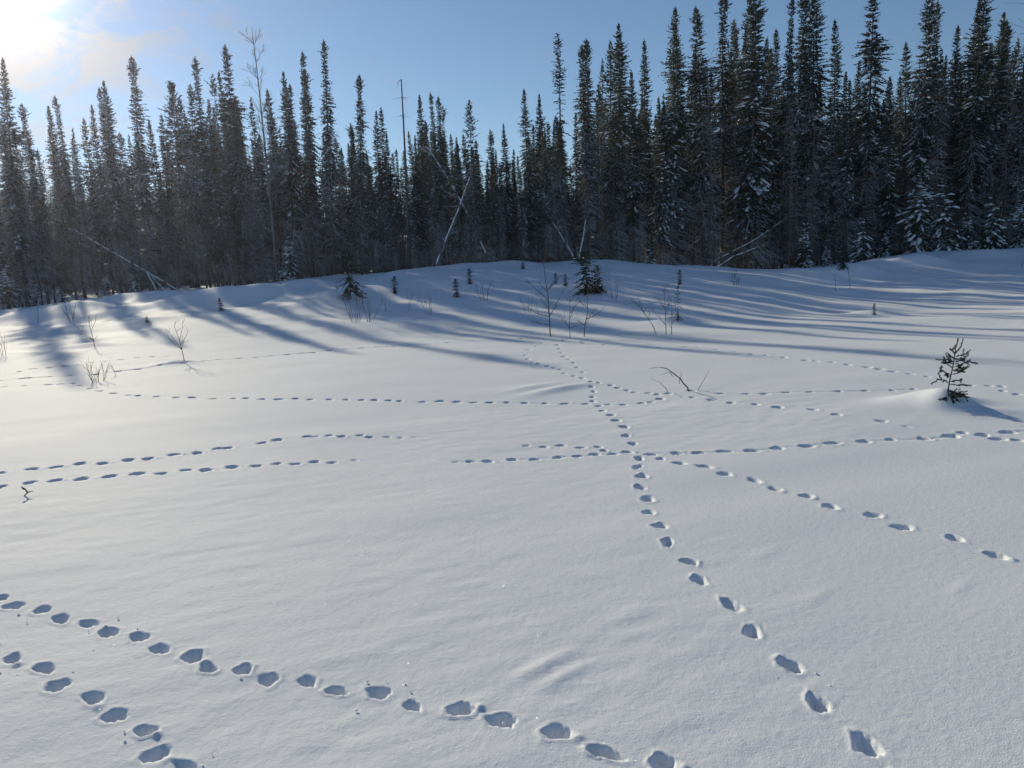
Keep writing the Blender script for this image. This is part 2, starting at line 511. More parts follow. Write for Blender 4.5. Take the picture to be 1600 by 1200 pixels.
def smooth(a, b, x):
    t = np.clip((x - a) / (b - a), 0, 1)
    return t * t * (3 - 2 * t)


def window(px, py, rad):
    """index box of the polar sheet around a point"""
    r, a = math.hypot(px, py), math.degrees(math.atan2(px, py))
    i0, i1 = np.searchsorted(rr, [r - rad, r + rad])
    da = math.degrees(math.asin(min(0.9, rad / max(r, 0.1))))
    j0, j1 = np.searchsorted(th[:745], [a - da, a + da])
    return slice(max(i0, 1), i1 + 1), slice(j0, j1 + 1)


rng = random.Random(5)
CRUMBS = []
DENT = np.zeros(shp)
PILE = np.zeros(shp)
for key, pts in TR.items():
    W = [ground_hit(u, v) for u, v in pts]
    sz, dp = SIZE.get(key, 1.0), DEEP.get(key, 1.0)
    for k, p in enumerate(W):
        q0, q1 = W[max(0, k - 1)], W[min(len(W) - 1, k + 1)]
        d = np.array([q1[0] - q0[0], q1[1] - q0[1]])
        dn = np.linalg.norm(d)
        d = d / dn if dn > 1e-6 else np.array([1.0, 0])
        turn = rng.uniform(-0.35, 0.35)
        d = np.array([d[0] * math.cos(turn) - d[1] * math.sin(turn), d[0] * math.sin(turn) + d[1] * math.cos(turn)])
        r = math.hypot(p[0], p[1])
        a = 0.058 * sz * rng.uniform(0.76, 1.22)
        b = 0.043 * sz * rng.uniform(0.76, 1.15)
        if dn > 1e-6 and len(W) > 2:
            fit = min(1.0, 0.62 * dn / 2 / (2 * a))
            a, b = a * max(fit, 0.72), b * max(fit, 0.8)
        depth = 0.060 * dp * rng.uniform(0.6, 1.2)
        if key in ('I', 'J', 'B', 'B2', 'F'):
            end = len(W) - 1 - k if key in ('I', 'J', 'F') else k
            depth *= (0.3, 0.5, 0.75)[end] if end < 3 else 1.0
        sl = window(p[0], p[1], 0.4)
        dx, dy = GX[sl] - p[0], GY[sl] - p[1]
        if dx.size == 0:
            continue
        uu, vv = dx * d[0] + dy * d[1], -dx * d[1] + dy * d[0]
        ph = [rng.uniform(0, 6.28) for _ in range(4)]
        an = np.arctan2(vv / b, uu / a)
        q = np.sqrt((uu / a) ** 2 + (vv / b) ** 2)
        q = q * (1 + 0.08 * np.sin(2 * an + ph[0]) + 0.08 * np.sin(3 * an + ph[1]) + 0.06 * np.sin(5 * an + ph[2]) + 0.04 * np.sin(9 * an + ph[3]))
        q = q + 0.10 * vnoise(dx / 0.018, dy / 0.018, k + 31)
        soft = rng.uniform(0.28, 0.52)
        sunny = (dx * SUN_DIR.x + dy * SUN_DIR.y) / (np.hypot(dx, dy) + 1e-6)
        e0 = soft - 0.20 * sunny
        e1 = 1.10 + 0.14 * sunny
        tq = np.clip((q - e0) / (e1 - e0), 0, 1)
        hole = depth * (1 - tq * tq * (3 - 2 * tq)) * (0.88 + 0.22 * np.clip(uu / a, -1, 1))
        # toe drag out of the hole, shallow
        us = uu - a * 1.15
        hole2 = depth * 0.30 * np.exp(-(us / (a * 0.75)) ** 2 - (vv / (b * 0.45)) ** 2) * 0.0
        hole = np.maximum(hole, hole2)
        DENT[sl] = np.maximum(DENT[sl], hole)
        rim = 0.09 * depth * np.exp(-((q - 1.32) / 0.24) ** 2) * (0.55 + 0.45 * np.sin(an + ph[3]))
        lump = 0.16 * depth * np.exp(-((uu - a * 1.5) / (a * 0.35)) ** 2 - ((vv - b * rng.uniform(-.5, .5)) / (b * 0.5)) ** 2) * rng.choice([0, 0, 1])
        PILE[sl] += rim + lump
        g = GROOVE.get(key, 0.0)
        if g and k + 1 < len(W):
            e = W[k + 1][:2] - p[:2]
            ln = np.linalg.norm(e)
            if 0.08 < ln < 1.6:
                mid = (p[:2] + W[k + 1][:2]) / 2
                s2 = window(mid[0], mid[1], ln / 2 + 0.1)
                dx, dy = GX[s2] - p[0], GY[s2] - p[1]
                e = e / ln
                uu, vv = dx * e[0] + dy * e[1], -dx * e[1] + dy * e[0]
                vv = vv + 0.012 * np.sin(uu * 14 + k)
                along = smooth(0, 0.08, uu) * (1 - smooth(ln - 0.08, ln, uu))
                DENT[s2] = np.maximum(DENT[s2], 0.05 * g * along * np.exp(-(vv / 0.025) ** 2) * rng.uniform(0.5, 1.2))
        if r < 5.5:
            for _ in range(rng.choice([0, 0, 0, 1, 3])):
                s = rng.uniform(0.1, 0.22)
                t = rng.uniform(-0.9, 0.9)
                CRUMBS.append((p[0] + d[0] * s * math.cos(t) - d[1] * s * math.sin(t), p[1] + d[1] * s * math.cos(t) + d[0] * s * math.sin(t), rng.uniform(0.002, 0.006)))
GZ += np.where(DENT > 0.004, 0, PILE) - DENT
nr, nc = shp
ii, jj = np.meshgrid(np.arange(nr - 1), np.arange(nc), indexing='ij')
j2 = (jj + 1) % nc
Q = np.stack([ii * nc + jj, ii * nc + j2, (ii + 1) * nc + j2, (ii + 1) * nc + jj], -1).reshape(-1, 4)[:, ::-1]
ground = link('snow_field', mesh('snow_field', np.stack([GX, GY, GZ], -1).reshape(-1, 3), Q, M['field'], True))
ground['kind'] = 'structure'
ground['label'] = 'wide flat field of fresh snow crossed by lines of animal tracks'

ICO_V = np.array([(0, 0, 1), (0.9, 0, 0.3), (0.3, 0.85, 0.3), (-0.75, 0.5, 0.3), (-0.75, -0.5, 0.3), (0.3, -0.85, 0.3), (0.7, 0.5, -0.5), (-0.3, 0.8, -0.5), (-0.9, 0, -0.5), (-0.3, -0.8, -0.5), (0.7, -0.5, -0.5)])
ICO_T = np.array([(0, 1, 2), (0, 2, 3), (0, 3, 4), (0, 4, 5), (0, 5, 1), (1, 6, 2), (2, 6, 7), (2, 7, 3), (3, 7, 8), (3, 8, 4), (4, 8, 9), (4, 9, 5), (5, 9, 10), (5, 10, 1), (1, 10, 6)])
s = Soup()
for x, y, c in CRUMBS:
    s.add(ICO_V * c * np.array([rng.uniform(.7, 1.4), rng.uniform(.7, 1.4), 0.7]) + np.array([x, y, gz(x, y) + c * 0.3]), ICO_T)
o = link('snow_crumbs', s.mesh('snow_crumbs', M['snow'], True))
o['kind'] = 'stuff'
o['label'] = 'small snow crumbs kicked up beside the nearest prints'
o['category'] = 'snow crumbs'


# ------------------------------------------------------------------ conifers
def conifer(seed, H=14.0, base=0.3, width=0.95, power=0.8, club=0.0, gap=0.0, step=0.135, per=8, snow=0.15, dead=160, leaf=1.0, rise=0.0, young=False, trunk_r=None, lump=1.0):
    """mesh data of one conifer standing at the origin: trunk, crown, snow_load, dead_branches"""
    g = np.random.default_rng(seed)
    tr = trunk_r or H * 0.0068 + 0.012
    bend = g.normal(0, 0.012, 2) * H
    wob = g.uniform(0, 6.28, 2)

    def axis(z):
        t = np.asarray(z) / H
        return np.stack([bend[0] * (t ** 2 - t) + 0.006 * H * np.sin(t * 5 + wob[0]) * t, bend[1] * (t ** 2 - t) + 0.006 * H * np.sin(t * 4 + wob[1]) * t, np.asarray(z) * 1.0], -1)
    out = {}
    s = Soup()
    zz = np.linspace(-0.25 * min(1, H / 6), H * 0.985, 14)
    s.tube(axis(zz), np.maximum(tr * (1 - np.clip(zz / H, 0, 1)) ** 0.85, 0.006), 7)
    out['trunk'] = s.mesh('trunk', M['bark'], True)
    # branches
    zb = H * base
    zs, ph, Ls = [], [], []
    z = H - 0.06
    while z > zb:
        f = (H - z) / (H - zb)
        w = width * (f ** power) * (1 - 0.35 * max(0, f - 0.75) / 0.25) + 0.06
        if club:
            w += club * math.exp(-((f - 0.075) / 0.045) ** 2)
        dens = 1.0 if g.random() > gap * (0.3 + f) else 0.25
        w *= 0.80 + 0.30 * math.sin(z * 2.1 + seed) * g.random() + 0.18 * g.random()
        n = max(2, int(round(per * dens * (0.6 + 0.6 * min(1, f * 3)))))
        p0 = g.uniform(0, 6.28)
        for k in range(n):
            zs.append(z + g.uniform(-0.5, 0.5) * step)
            ph.append(p0 + k * 6.283 / n + g.uniform(-0.4, 0.4))
            Ls.append(w * g.choice([0.55, 0.8, 1.0, 1.15], p=[.2, .3, .35, .15]) * g.uniform(0.85, 1.12))
        z -= step * g.uniform(0.75, 1.25) * (0.55 + 0.6 * min(1, f * 2.5))
    zs, ph, Ls = np.array(zs), np.array(ph), np.array(Ls)
    Ls = Ls * np.clip(1.0 + 0.42 * vnoise(zs / (0.065 * H) + seed, ph * 0.9, seed + 5) + 0.16 * np.cos(ph - seed), 0.4, 1.6)
    f = np.clip((H - zs) / (H - zb), 0, 1)
    a0 = np.radians(48 - 76 * np.clip(f * 1.5, 0, 1) + g.normal(0, 7, len(f))) + rise
    droop = 0.10 + 0.28 * f
    root = axis(zs)
    hd = np.stack([np.cos(ph), np.sin(ph), np.zeros_like(ph)], -1)

    def bp(i, t):
        return root[i] + hd[i] * (Ls[i] * t * np.cos(a0[i]))[:, None] + np.array([0, 0, 1.0]) * (Ls[i] * (t * np.sin(a0[i]) - droop[i] * t ** 2 + 0.22 * f[i] * t ** 3.5))[:, None]
    n = np.maximum(5, (Ls / (0.046 * leaf)).astype(int))
    idx = np.repeat(np.arange(len(Ls)), n)
    pos = np.concatenate([(np.arange(k) + g.random(k)) / k for k in n])
    t = 0.10 + 0.92 * pos
    P = bp(idx, t)
    D = bp(idx, t + 0.05) - P
    D /= np.linalg.norm(D, axis=1)[:, None]
    side = np.cross(D, np.array([0, 0, 1.0]))
    side /= np.linalg.norm(side, axis=1)[:, None] + 1e-9
    sg = np.where(g.random(len(P)) < 0.5, -1.0, 1.0)
    sp = np.radians(g.uniform(15, 75, len(P)))
    T = D * np.cos(sp)[:, None] + side * (np.sin(sp) * sg)[:, None]
    T[:, 2] += g.normal(-0.16, 0.22, len(P))
    T /= np.linalg.norm(T, axis=1)[:, None]
    ll = (0.30 * Ls[idx] * (1.08 - t) + 0.075) * g.uniform(0.6, 1.25, len(P)) * (leaf if young else 1.0)
    ww = g.uniform(0.022, 0.042, len(P)) * leaf
    rv = g.normal(0, 1, (len(P), 3)); rv[:, 2] *= 0.5
    wv = np.cross(T, rv)
    wv /= np.linalg.norm(wv, axis=1)[:, None] + 1e-9
    A, B = P, P + T * ll[:, None]
    Cm = P + T * (ll * 0.45)[:, None]
    V = np.stack([A, Cm + wv * ww[:, None], B, Cm - wv * ww[:, None]], 1).reshape(-1, 3)
    Qf = np.arange(len(P) * 4).reshape(-1, 4)
    s = Soup()
    s.add(V, None, Qf)
    # branch wood with needles close to it
    i = np.arange(len(Ls))
    t0, t1, t2 = np.zeros(len(i)), np.full(len(i), 0.55), np.full(len(i), 1.0)
    a, m, b = bp(i, t0), bp(i, t1), bp(i, t2)
    sd = np.cross(hd, np.array([0, 0, 1.0])) * (0.016 * leaf) + np.array([0, 0, 0.01 * leaf])
    V = np.stack([a + sd * .6, m + sd, b, m - sd, a - sd * .6], 1).reshape(-1, 3)
    k5 = np.arange(len(i)) * 5
    s.add(V, np.stack([k5 + 1, k5 + 2, k5 + 3], -1), np.stack([k5, k5 + 1, k5 + 3, k5 + 4], -1))
    # leader
    tip = axis(np.array([H - 0.1]))[0]
    for k in range(10):
        dv = np.array([g.normal(0, .25), g.normal(0, .25), 1.0]) * 0.12 * min(1, H / 3)
        wv1 = np.array([g.normal(0, 1), g.normal(0, 1), 0]) * 0.016
        c = tip + np.array([0, 0, 0.02 * k * min(1, H / 3)])
        s.add(np.array([c, c + dv * .5 + wv1, c + dv, c + dv * .5 - wv1]), None, np.array([[0, 1, 2, 3]]))
    out['crown'] = s.mesh('crown', M['young_needles'] if young == 'yellow' else M['dark_needles'] if young else M['needles'])
    # snow caught on the boughs
    if snow > 0:
        s = Soup()
        patchy = np.clip(0.25 + 1.5 * vnoise(zs / 0.8 + seed, ph * 1.3, seed), 0, 2.2)
        pr = snow * patchy * np.clip(f * 2.2, 0.05, 1) * np.clip(Ls / (0.45 if not young else 0.2), 0.2, 1.2)
        for k in np.nonzero(g.random(len(Ls)) < pr)[0]:
            for _ in range(g.integers(1, 4)):
                tt = np.array([g.uniform(0.35, 1.0)])
                c = bp(np.array([k]), tt)[0]
                dd = bp(np.array([k]), tt + 0.1)[0] - c
                dd /= np.linalg.norm(dd)
                sd1 = np.cross(dd, (0, 0, 1.0)); sd1 /= np.linalg.norm(sd1) + 1e-9
                up = np.cross(sd1, dd)
                L_, W_, H_ = g.uniform(0.07, 0.20) * lump, g.uniform(0.04, 0.095) * lump, g.uniform(0.018, 0.05) * lump
                v = ICO_V * g.uniform(0.7, 1.25, (11, 1)) * np.array([L_, W_, H_])
                c = c + sd1 * g.normal(0, 0.18) * Ls[k] * (1.1 - tt[0]) + up * (0.015 * leaf + H_ * 0.3)
                s.add(c + v[:, :1] * dd + v[:, 1:2] * sd1 + v[:, 2:3] * up, ICO_T)
        if s.n:
            out['snow_load'] = s.mesh('snow_load', M['snow'], True)
    # dead lower branches
    if dead:
        s = Soup()
        for k in range(dead):
            z = g.uniform(0.05, min(0.75, base + 0.25)) * H
            an = g.uniform(0, 6.28)
            L_ = g.uniform(0.35, 1.15) * width * (1.0 if z < zb else 0.8)
            h = np.array([math.cos(an), math.sin(an), 0])
            c = axis(np.array([z]))[0]
            sl_ = g.uniform(-0.45, 0.25)
            pts = [c + h * L_ * q + np.array([0, 0, L_ * (sl_ * q - 0.35 * q * q)]) for q in (0, 0.5, 1.0)]
            s.tube(pts, [0.014, 0.011, 0.004], 3)
            for _ in range(3):
                q = g.uniform(0.3, 0.95)
                c2 = c + h * L_ * q + np.array([0, 0, L_ * (sl_ * q - 0.35 * q * q)])
                an2 = an + g.choice([-1, 1]) * g.uniform(0.5, 1.1)
                l2 = L_ * g.uniform(0.2, 0.45)
                s.tube([c2, c2 + np.array([math.cos(an2) * l2, math.sin(an2) * l2, g.uniform(-0.5, 0.1) * l2])], [0.008, 0.003], 3)
        out['dead_branches'] = s.mesh('dead_branches', M['dead'])
    out['H'] = H
    return out


PROTO = {}
for k in range(6):
    PROTO['slender%d' % k] = conifer(10 + k, 14, [0.34, 0.26, 0.40, 0.30, 0.22, 0.36][k], [1.0, 1.15, 0.9, 1.2, 1.05, 0.85][k], [0.80, 0.70, 0.95, 0.75, 0.65, 0.90][k], club=[0.26, 0.0, 0.30, 0.14, 0.05, 0.24][k], snow=0.07, dead=210, gap=[0.1, 0.3, 0.15, 0.45, 0.2, 0.3][k])
for k in range(5):
    PROTO['full%d' % k] = conifer(30 + k, 15, [0.22, 0.30, 0.15, 0.26, 0.34][k], 1.40 + 0.12 * (k % 3), 0.74, club=[0.0, 0.1, 0.0, 0.05, 0.12][k], snow=0.24, dead=210, gap=[0.15, 0.3, 0.1, 0.2, 0.35][k], lump=1.2)
for k in range(3):
    PROTO['snowy%d' % k] = conifer(50 + k, 14, [0.15, 0.25, 0.10][k], 1.40 + 0.12 * k, 0.72, snow=0.45, dead=210, gap=0.15, lump=1.45)
PROTO['pine0'] = conifer(70, 13, 0.45, 1.25, 0.33, snow=0.04, dead=160, gap=0.55, rise=R(22), per=5)
PROTO['pine1'] = conifer(71, 13, 0.40, 1.15, 0.38, snow=0.10, dead=160, gap=0.45, rise=R(14), per=5)
PROTO['tuft0'] = conifer(72, 14, 0.35, 0.42, 0.25, club=0.22, snow=0.05, dead=60, gap=0.75, per=5)
PROTO['tuft1'] = conifer(73, 14, 0.30, 0.55, 0.3, club=0.16, snow=0.05, dead=160, gap=0.6, per=5)
PROTO['pole0'] = conifer(74, 12, 0.62, 0.6, 0.6, snow=0.06, dead=240, gap=0.3, per=5)
PROTO['pole1'] = conifer(75, 12, 0.52, 0.7, 0.6, snow=0.10, dead=240, gap=0.3, per=5)
for k in range(3):
    PROTO['fir%d' % k] = conifer(80 + k, 4.0, 0.03, 1.15, 0.8, step=0.13, per=6, snow=1.5, dead=0, leaf=0.85, lump=1.25)
for k in range(3):
    PROTO['bush%d' % k] = conifer(90 + k, 1.6, 0.02, 0.65, 0.65, step=0.08, per=6, snow=0.12, dead=0, leaf=0.62, lump=0.5, young=True)
PROTO['yellow0'] = conifer(98, 1.3, 0.05, 0.34, 0.55, step=0.10, per=4, snow=0.10, dead=0, leaf=0.55, lump=0.4, young='yellow', gap=0.4)
PROTO['umbrella0'] = conifer(97, 1.5, 0.22, 0.85, 0.16, step=0.10, per=5, snow=0.08, dead=6, leaf=0.75, lump=0.5, young=True, gap=0.35, rise=R(-4))

placed = []


def plant(name, proto, label, cat, base, height, group=None, rotz=0.0, lean=(0, 0), wide=1.0):
    d = PROTO[proto]
    k = height / d['H']
    t = thing(name, label, cat, base, group, (lean[0], lean[1], rotz), (k * wide, k * wide, k))
    for part in ('trunk', 'crown', 'dead_branches', 'snow_load'):
        if part in d:
            o = link(part, d[part], t)
            if part in ('snow_load', 'dead_branches'):
                o['kind'] = 'stuff'
    return t


eu = np.array([e[0] for e in EDGE], dtype=float)
eY = np.array([e[2] for e in EDGE], dtype=float)


def edge_Y(u):
    return float(np.interp(u, eu, eY))


# skyline trees: tip column, tip row, kind, steps behind the edge
TIPS = [(2, 92, 'full0', 0.5), (40, 164, 'slender0', 2), (78, 168, 'slender1', 3), (101, 150, 'slender2', 1.5), (126, 183, 'slender3', 4), (145, 165, 'slender4', 2),
        (160, 127, 'full1', 1), (172, 140, 'slender5', 4), (211, 92, 'slender0', 1.5), (240, 186, 'slender1', 3), (273, 130, 'pine0', 2), (301, 88, 'slender2', 1.5),
        (332, 119, 'tuft1', 3), (342, 114, 'slender4', 3), (359, 72, 'full4', 2), (420, 141, 'slender3', 4), (441, 112, 'full1', 1), (465, 82, 'slender5', 2),
        (476, 108, 'slender0', 3.5), (503, 62, 'slender2', 1), (541, 199, 'slender1', 5), (552, 195, 'tuft1', 4), (557, 114, 'slender0', 1), (582, 175, 'slender4', 2),
        (594, 167, 'slender3', 3), (604, 208, 'full0', 2), (620, 234, 'slender5', 2), (643, 150, 'slender1', 3), (657, 192, 'slender0', 5), (672, 151, 'slender2', 2),
        (685, 165, 'tuft1', 5), (695, 147, 'slender5', 3), (734, 156, 'pine1', 3), (757, 204, 'slender3', 5), (768, 207, 'tuft1', 5), (789, 194, 'full0', 4),
        (802, 234, 'slender4', 6), (822, 138, 'full3', 4), (841, 148, 'full2', 5), (856, 193, 'slender2', 6), (877, 58, 'tuft0', 3), (873, 182, 'full4', 6),
        (903, 67, 'slender2', 3), (917, 66, 'slender0', 4), (897, 178, 'slender4', 6), (941, 65, 'slender3', 3), (966, 40, 'full1', 3), (958, 66, 'tuft1', 5),
        (993, 112, 'full0', 3), (1012, 63, 'slender4', 3), (1036, 12, 'full3', 2), (1058, 42, 'full2', 2), (1086, 75, 'slender1', 4), (1107, 14, 'full4', 2),
        (1140, -10, 'slender2', 3), (1163, -30, 'full0', 2), (1187, -45, 'snowy0', 1), (1206, 8, 'slender5', 4), (1216, 48, 'full3', 5), (1243, -8, 'slender0', 2),
        (1270, -34, 'full1', 1.5), (1304, 32, 'slender4', 3), (1321, 112, 'slender1', 4), (1341, 97, 'full2', 4), (1367, -36, 'full4', 2), (1411, 67, 'slender3', 4),
        (1443, -30, 'snowy1', 2), (1477, 2, 'slender2', 3), (1503, 43, 'full3', 4), (1513, -26, 'full0', 2), (1529, 0, 'snowy2', 3), (1547, 48, 'slender5', 4),
        (1563, 22, 'full1', 3), (1581, 30, 'slender0', 4), (1594, 37, 'snowy0', 2)]
LAND = [(-5, 'the left edge'), (397, 'the bare birch'), (628, 'the dead pole'), (877, 'the thin tufted spruce'), (1187, 'the tallest snowy spruce'), (1367, 'the broad ragged spruce'), (1605, 'the right edge')]
ORD = ['first', 'second', 'third', 'fourth', 'fifth', 'sixth', 'seventh', 'eighth', 'ninth', 'tenth']
KINDW = {'slender': 'slender dark spruce', 'full': 'full dark spruce', 'snowy': 'snow-flecked spruce', 'pine': 'round-topped pine', 'tuft': 'thin sparse spruce'}
SPECIAL = {877: 'very thin tall spruce with a tufted tip and bare gaps below, against the sky', 1187: 'tallest snowy spruce, its top cut by the upper frame edge, right of centre',
           1367: 'broad ragged spruce with drooping boughs, top cut by the frame, before open blue sky', 273: 'round-topped dark pine on the skyline between the left edge and the bare birch',
           734: 'round-topped dark pine on the skyline right of the dead pole', 2: 'large spruce cut by the left frame edge under the sun glow'}
tips_sorted = sorted(t[0] for t in TIPS)
rng = random.Random(11)
for u, v, kind, back in TIPS:
    Y = edge_Y(u) + back * 1.1 + 0.6
    T = at(u, v, Y)
    lean = (rng.gauss(0, 0.012), rng.gauss(0, 0.022))
    z0 = gz(T[0], T[1])
    h = T[2] - z0
    bx, by = T[0] - math.sin(lean[1]) * h, T[1] + math.sin(lean[0]) * h
    z0 = gz(bx, by)
    if u in SPECIAL:
        lab = SPECIAL[u]
    else:
        best = None
        for lu, ln in LAND:
            between = [x for x in tips_sorted if min(u, lu) < x < max(u, lu)]
            if best is None or len(between) < best[0]:
                best = (len(between), 'right' if u > lu else 'left', ln)
        w = next(v_ for k_, v_ in KINDW.items() if kind.startswith(k_))
        lab = '%s, %s tip along the skyline %s of %s' % (w, ORD[best[0]], best[1], best[2])
        if best[2].endswith('edge'):
            lab = '%s, %s tip along the skyline counted from %s' % (w, ORD[best[0]], best[2])
    plant('pine_tree' if kind.startswith('pine') else 'spruce_tree', kind, lab, 'tree', (bx, by, z0 - 0.03), h, 'trees along the forest skyline', rng.uniform(0, 6.28), lean, rng.uniform(0.88, 1.08))
    placed.append((bx, by))

# lower trees filling the ranks between and behind
ZONE = [(-60, 400, 'left of the bare birch', 'the left edge'), (400, 630, 'between bare birch and dead pole', 'the bare birch'), (630, 880, 'between dead pole and thin tufted spruce', 'the dead pole'),
        (880, 1190, 'between thin tufted and tallest snowy spruce', 'the thin tufted spruce'), (1190, 1660, 'right of the tallest snowy spruce', 'the tallest snowy spruce')]
front_rank = []
SK = np.array(sorted([(t[0], t[1]) for t in TIPS]), dtype=float)
count = 0
tries = 0
while count < 222 and tries < 6000:
    tries += 1
    u = rng.uniform(540, 900) if rng.random() < 0.34 else rng.uniform(-50, 1650)
    mid = 540 < u < 900
    depth = rng.random() ** 1.1 * 16
    Y = edge_Y(u) + 0.8 + depth
    x = (u - 800) / FPX * Y
    if any((x - px) ** 2 + (Y - py) ** 2 < 0.8 ** 2 for px, py in placed):
        continue
    near = SK[np.argsort(np.abs(SK[:, 0] - u))[:4]]
    top = near[:, 1].max() + (rng.uniform(0, 50) if mid else rng.uniform(8, 90))
    T = at(u, top, Y)
    z0 = gz(x, Y)
    h = T[2] - z0
    if h < 4:
        continue
    right = u > 960
    kind = rng.choice(['pole0', 'pole1', 'slender1', 'slender3', 'slender5', 'pole1', 'full2', 'full4'] + (['snowy0', 'snowy1', 'snowy2', 'full0', 'full3'] if right else ['slender4', 'pole0']))
    if mid:
        kind = rng.choice(['slender0', 'slender1', 'slender3', 'slender4', 'slender5', 'full0', 'full2', 'full4', 'full3'])
    zone = next((z for z in ZONE if z[0] <= u < z[1]), ZONE[-1])
    tree = plant('spruce_tree', kind, 'spruce behind the front rank, below the skyline, ' + zone[2], 'tree', (x, Y, z0 - 0.03), h, 'inner forest spruces ' + zone[2],
          rng.uniform(0, 6.28), (rng.gauss(0, 0.02), rng.gauss(0, 0.025)), rng.uniform(0.85, 1.1))
    placed.append((x, Y))
    count += 1
    if depth < 3.2 and 0 < u < 1600:
        front_rank.append((u, zone, tree, kind))
BIG = ORD + ['eleventh', 'twelfth', 'thirteenth', 'fourteenth', 'fifteenth', 'sixteenth', 'seventeenth', 'eighteenth', 'nineteenth', 'twentieth', 'next']
for zone in ZONE:
    for k, (u, _, tree, kind) in enumerate(sorted([f for f in front_rank if f[1] is zone], key=lambda f: f[0])):
        tree['label'] = '%s front-rank spruce below the skyline, counted rightward from %s' % (BIG[min(k, 20)], zone[3])
        tree['group'] = 'front-rank spruces below the skyline'


def bare_pole(seed):
    q = np.random.default_rng(seed)
    H = 9.0
    zz = np.linspace(-0.2, H, 9)
    ax = np.stack([np.cumsum(q.normal(0, 0.05, 9)), np.cumsum(q.normal(0, 0.05, 9)), zz], -1)
    a, b = Soup(), Soup()
    a.tube(ax, np.linspace(0.058, 0.012, 9), 6)
    for _ in range(150):
        i = int(q.integers(1, 8)); an = q.uniform(0, 6.28); L = q.uniform(0.15, 0.75)
        c = ax[i] + (ax[i + 1] - ax[i]) * q.random()
        h = np.array([math.cos(an), math.sin(an), 0])
        b.tube([c, c + h * L * 0.6 + np.array([0, 0, q.uniform(-.2, .2) * L]), c + h * L + np.array([0, 0, q.uniform(-.7, .1) * L])], [0.010, 0.007, 0.003], 3)
    return a.mesh('trunk', M['bark'], True), b.mesh('dead_branches', M['dead'])


poles = [bare_pole(300 + k) for k in range(5)]
for k in range(85):
    u = -20 + 1640 * ((k * 0.6180339 + 0.1) % 1.0)
    Y = edge_Y(u) + rng.uniform(0.2, 5.0)
    x = (u - 800) / FPX * Y
    zone = next((z for z in ZONE if z[0] <= u < z[1]), ZONE[-1])
    near = SK[np.argsort(np.abs(SK[:, 0] - u))[:4]]
    sc = (at(u, near[:, 1].max() + rng.uniform(15, 160), Y)[2] - gz(x, Y)) / 9.0
    t = thing('dead_tree', 'thin bare dead trunk with short twigs, ' + zone[2], 'tree', (x, Y, gz(x, Y) - 0.03), 'thin dead trunks ' + zone[2],
              (rng.gauss(0, 0.04), rng.gauss(0, 0.06), rng.uniform(0, 6.28)), (sc, sc, sc))
    link('trunk', poles[k % 5][0], t)
    link('dead_branches', poles[k % 5][1], t)['kind'] = 'stuff'


# the deep forest behind and beyond the frame, one mass
def coarse(seed, H, base, width):
    g = np.random.default_rng(seed)
    n = 480
    f = g.random(n) ** 0.7
    z = H - f * H * (1 - base)
    an = g.uniform(0, 6.28, n)
    L_ = width * (f ** 0.75) * g.uniform(0.6, 1.15, n) + 0.12
    h = np.stack([np.cos(an), np.sin(an), np.zeros(n)], -1)
    a = np.stack([np.zeros(n), np.zeros(n), z], -1)
    b = a + h * L_[:, None] + np.array([0, 0, 1.0]) * (L_ * (0.45 - 0.9 * f))[:, None]
    m = (a + b) / 2 + np.array([0, 0, 0.05])
    sd = np.cross(h, (0, 0, 1.0)) * (L_ * 0.24)[:, None] + np.array([0, 0, 1.0]) * g.normal(0, 0.06, n)[:, None]
    V = np.stack([a, m + sd, b, m - sd], 1).reshape(-1, 3)
    s = Soup()
    s.add(V, None, np.arange(n * 4).reshape(-1, 4))
    t = Soup()
    t.tube([(0, 0, -0.2), (0, 0, H * .5), (0, 0, H * .97)], [H * .008, H * .005, 0.01], 5)
    for k in range(60):
        zz, an = g.uniform(0.05, 0.6) * H, g.uniform(0, 6.28)
        l = g.uniform(0.4, 0.9)
        t.tube([(0, 0, zz), (math.cos(an) * l, math.sin(an) * l, zz - 0.3 * l)], [0.014, 0.005], 3)
    return s, t


coarse_p = [coarse(200 + k, 13, [0.05, 0.12, 0.02, 0.08][k], [1.1, 1.25, 1.4, 1.0][k]) for k in range(4)]
crowns, trunks = Soup(), Soup()
n = 0
spots = []
while n < 520:
    if n < 370:
        tries += 1
        u = -150 + 1900 * ((tries * 0.6180339) % 1.0)
        Y = edge_Y(u) + rng.uniform(12, 60)
        x = (u - 800) / FPX * Y
    elif n < 460:
        az = -R(rng.uniform(35.5, 80))
        d0 = 54 + (abs(math.degrees(az)) - 35) * 0.15
        rad = d0 + rng.uniform(0, 18)
        x, Y = rad * math.sin(az), rad * math.cos(az)
    else:
        az = R(rng.uniform(35.5, 75))
        rad = 54 + rng.uniform(0, 18)
        x, Y = rad * math.sin(az), rad * math.cos(az)
    if any((x - a) ** 2 + (Y - b) ** 2 < 0.9 for a, b in spots):
        continue
    spots.append((x, Y))
    u = 800 + x / Y * FPX
    z0 = gz(x, Y)
    if n < 370:
        near = SK[np.argsort(np.abs(SK[:, 0] - u))[:4]]
        h = at(u, near[:, 1].max() + rng.uniform(45, 140), Y)[2] - z0
    else:
        h = rng.uniform(9, 13.5)
    cs, ts = coarse_p[n % 4]
    k = h / 13.0
    an = rng.uniform(0, 6.28)
    c_, s_ = math.cos(an), math.sin(an)
    Rm = np.array([[c_, -s_, 0], [s_, c_, 0], [0, 0, 1]]).T * np.array([max(0.8, min(k, 1.1))] * 2 + [k])
    for src, dst in ((cs, crowns), (ts, trunks)):
        V = np.concatenate(src.V) @ Rm + np.array([x, Y, z0])
        dst.add(V, np.concatenate(src.T) if src.T else None, np.concatenate(src.Q) if src.Q else None)
    n += 1
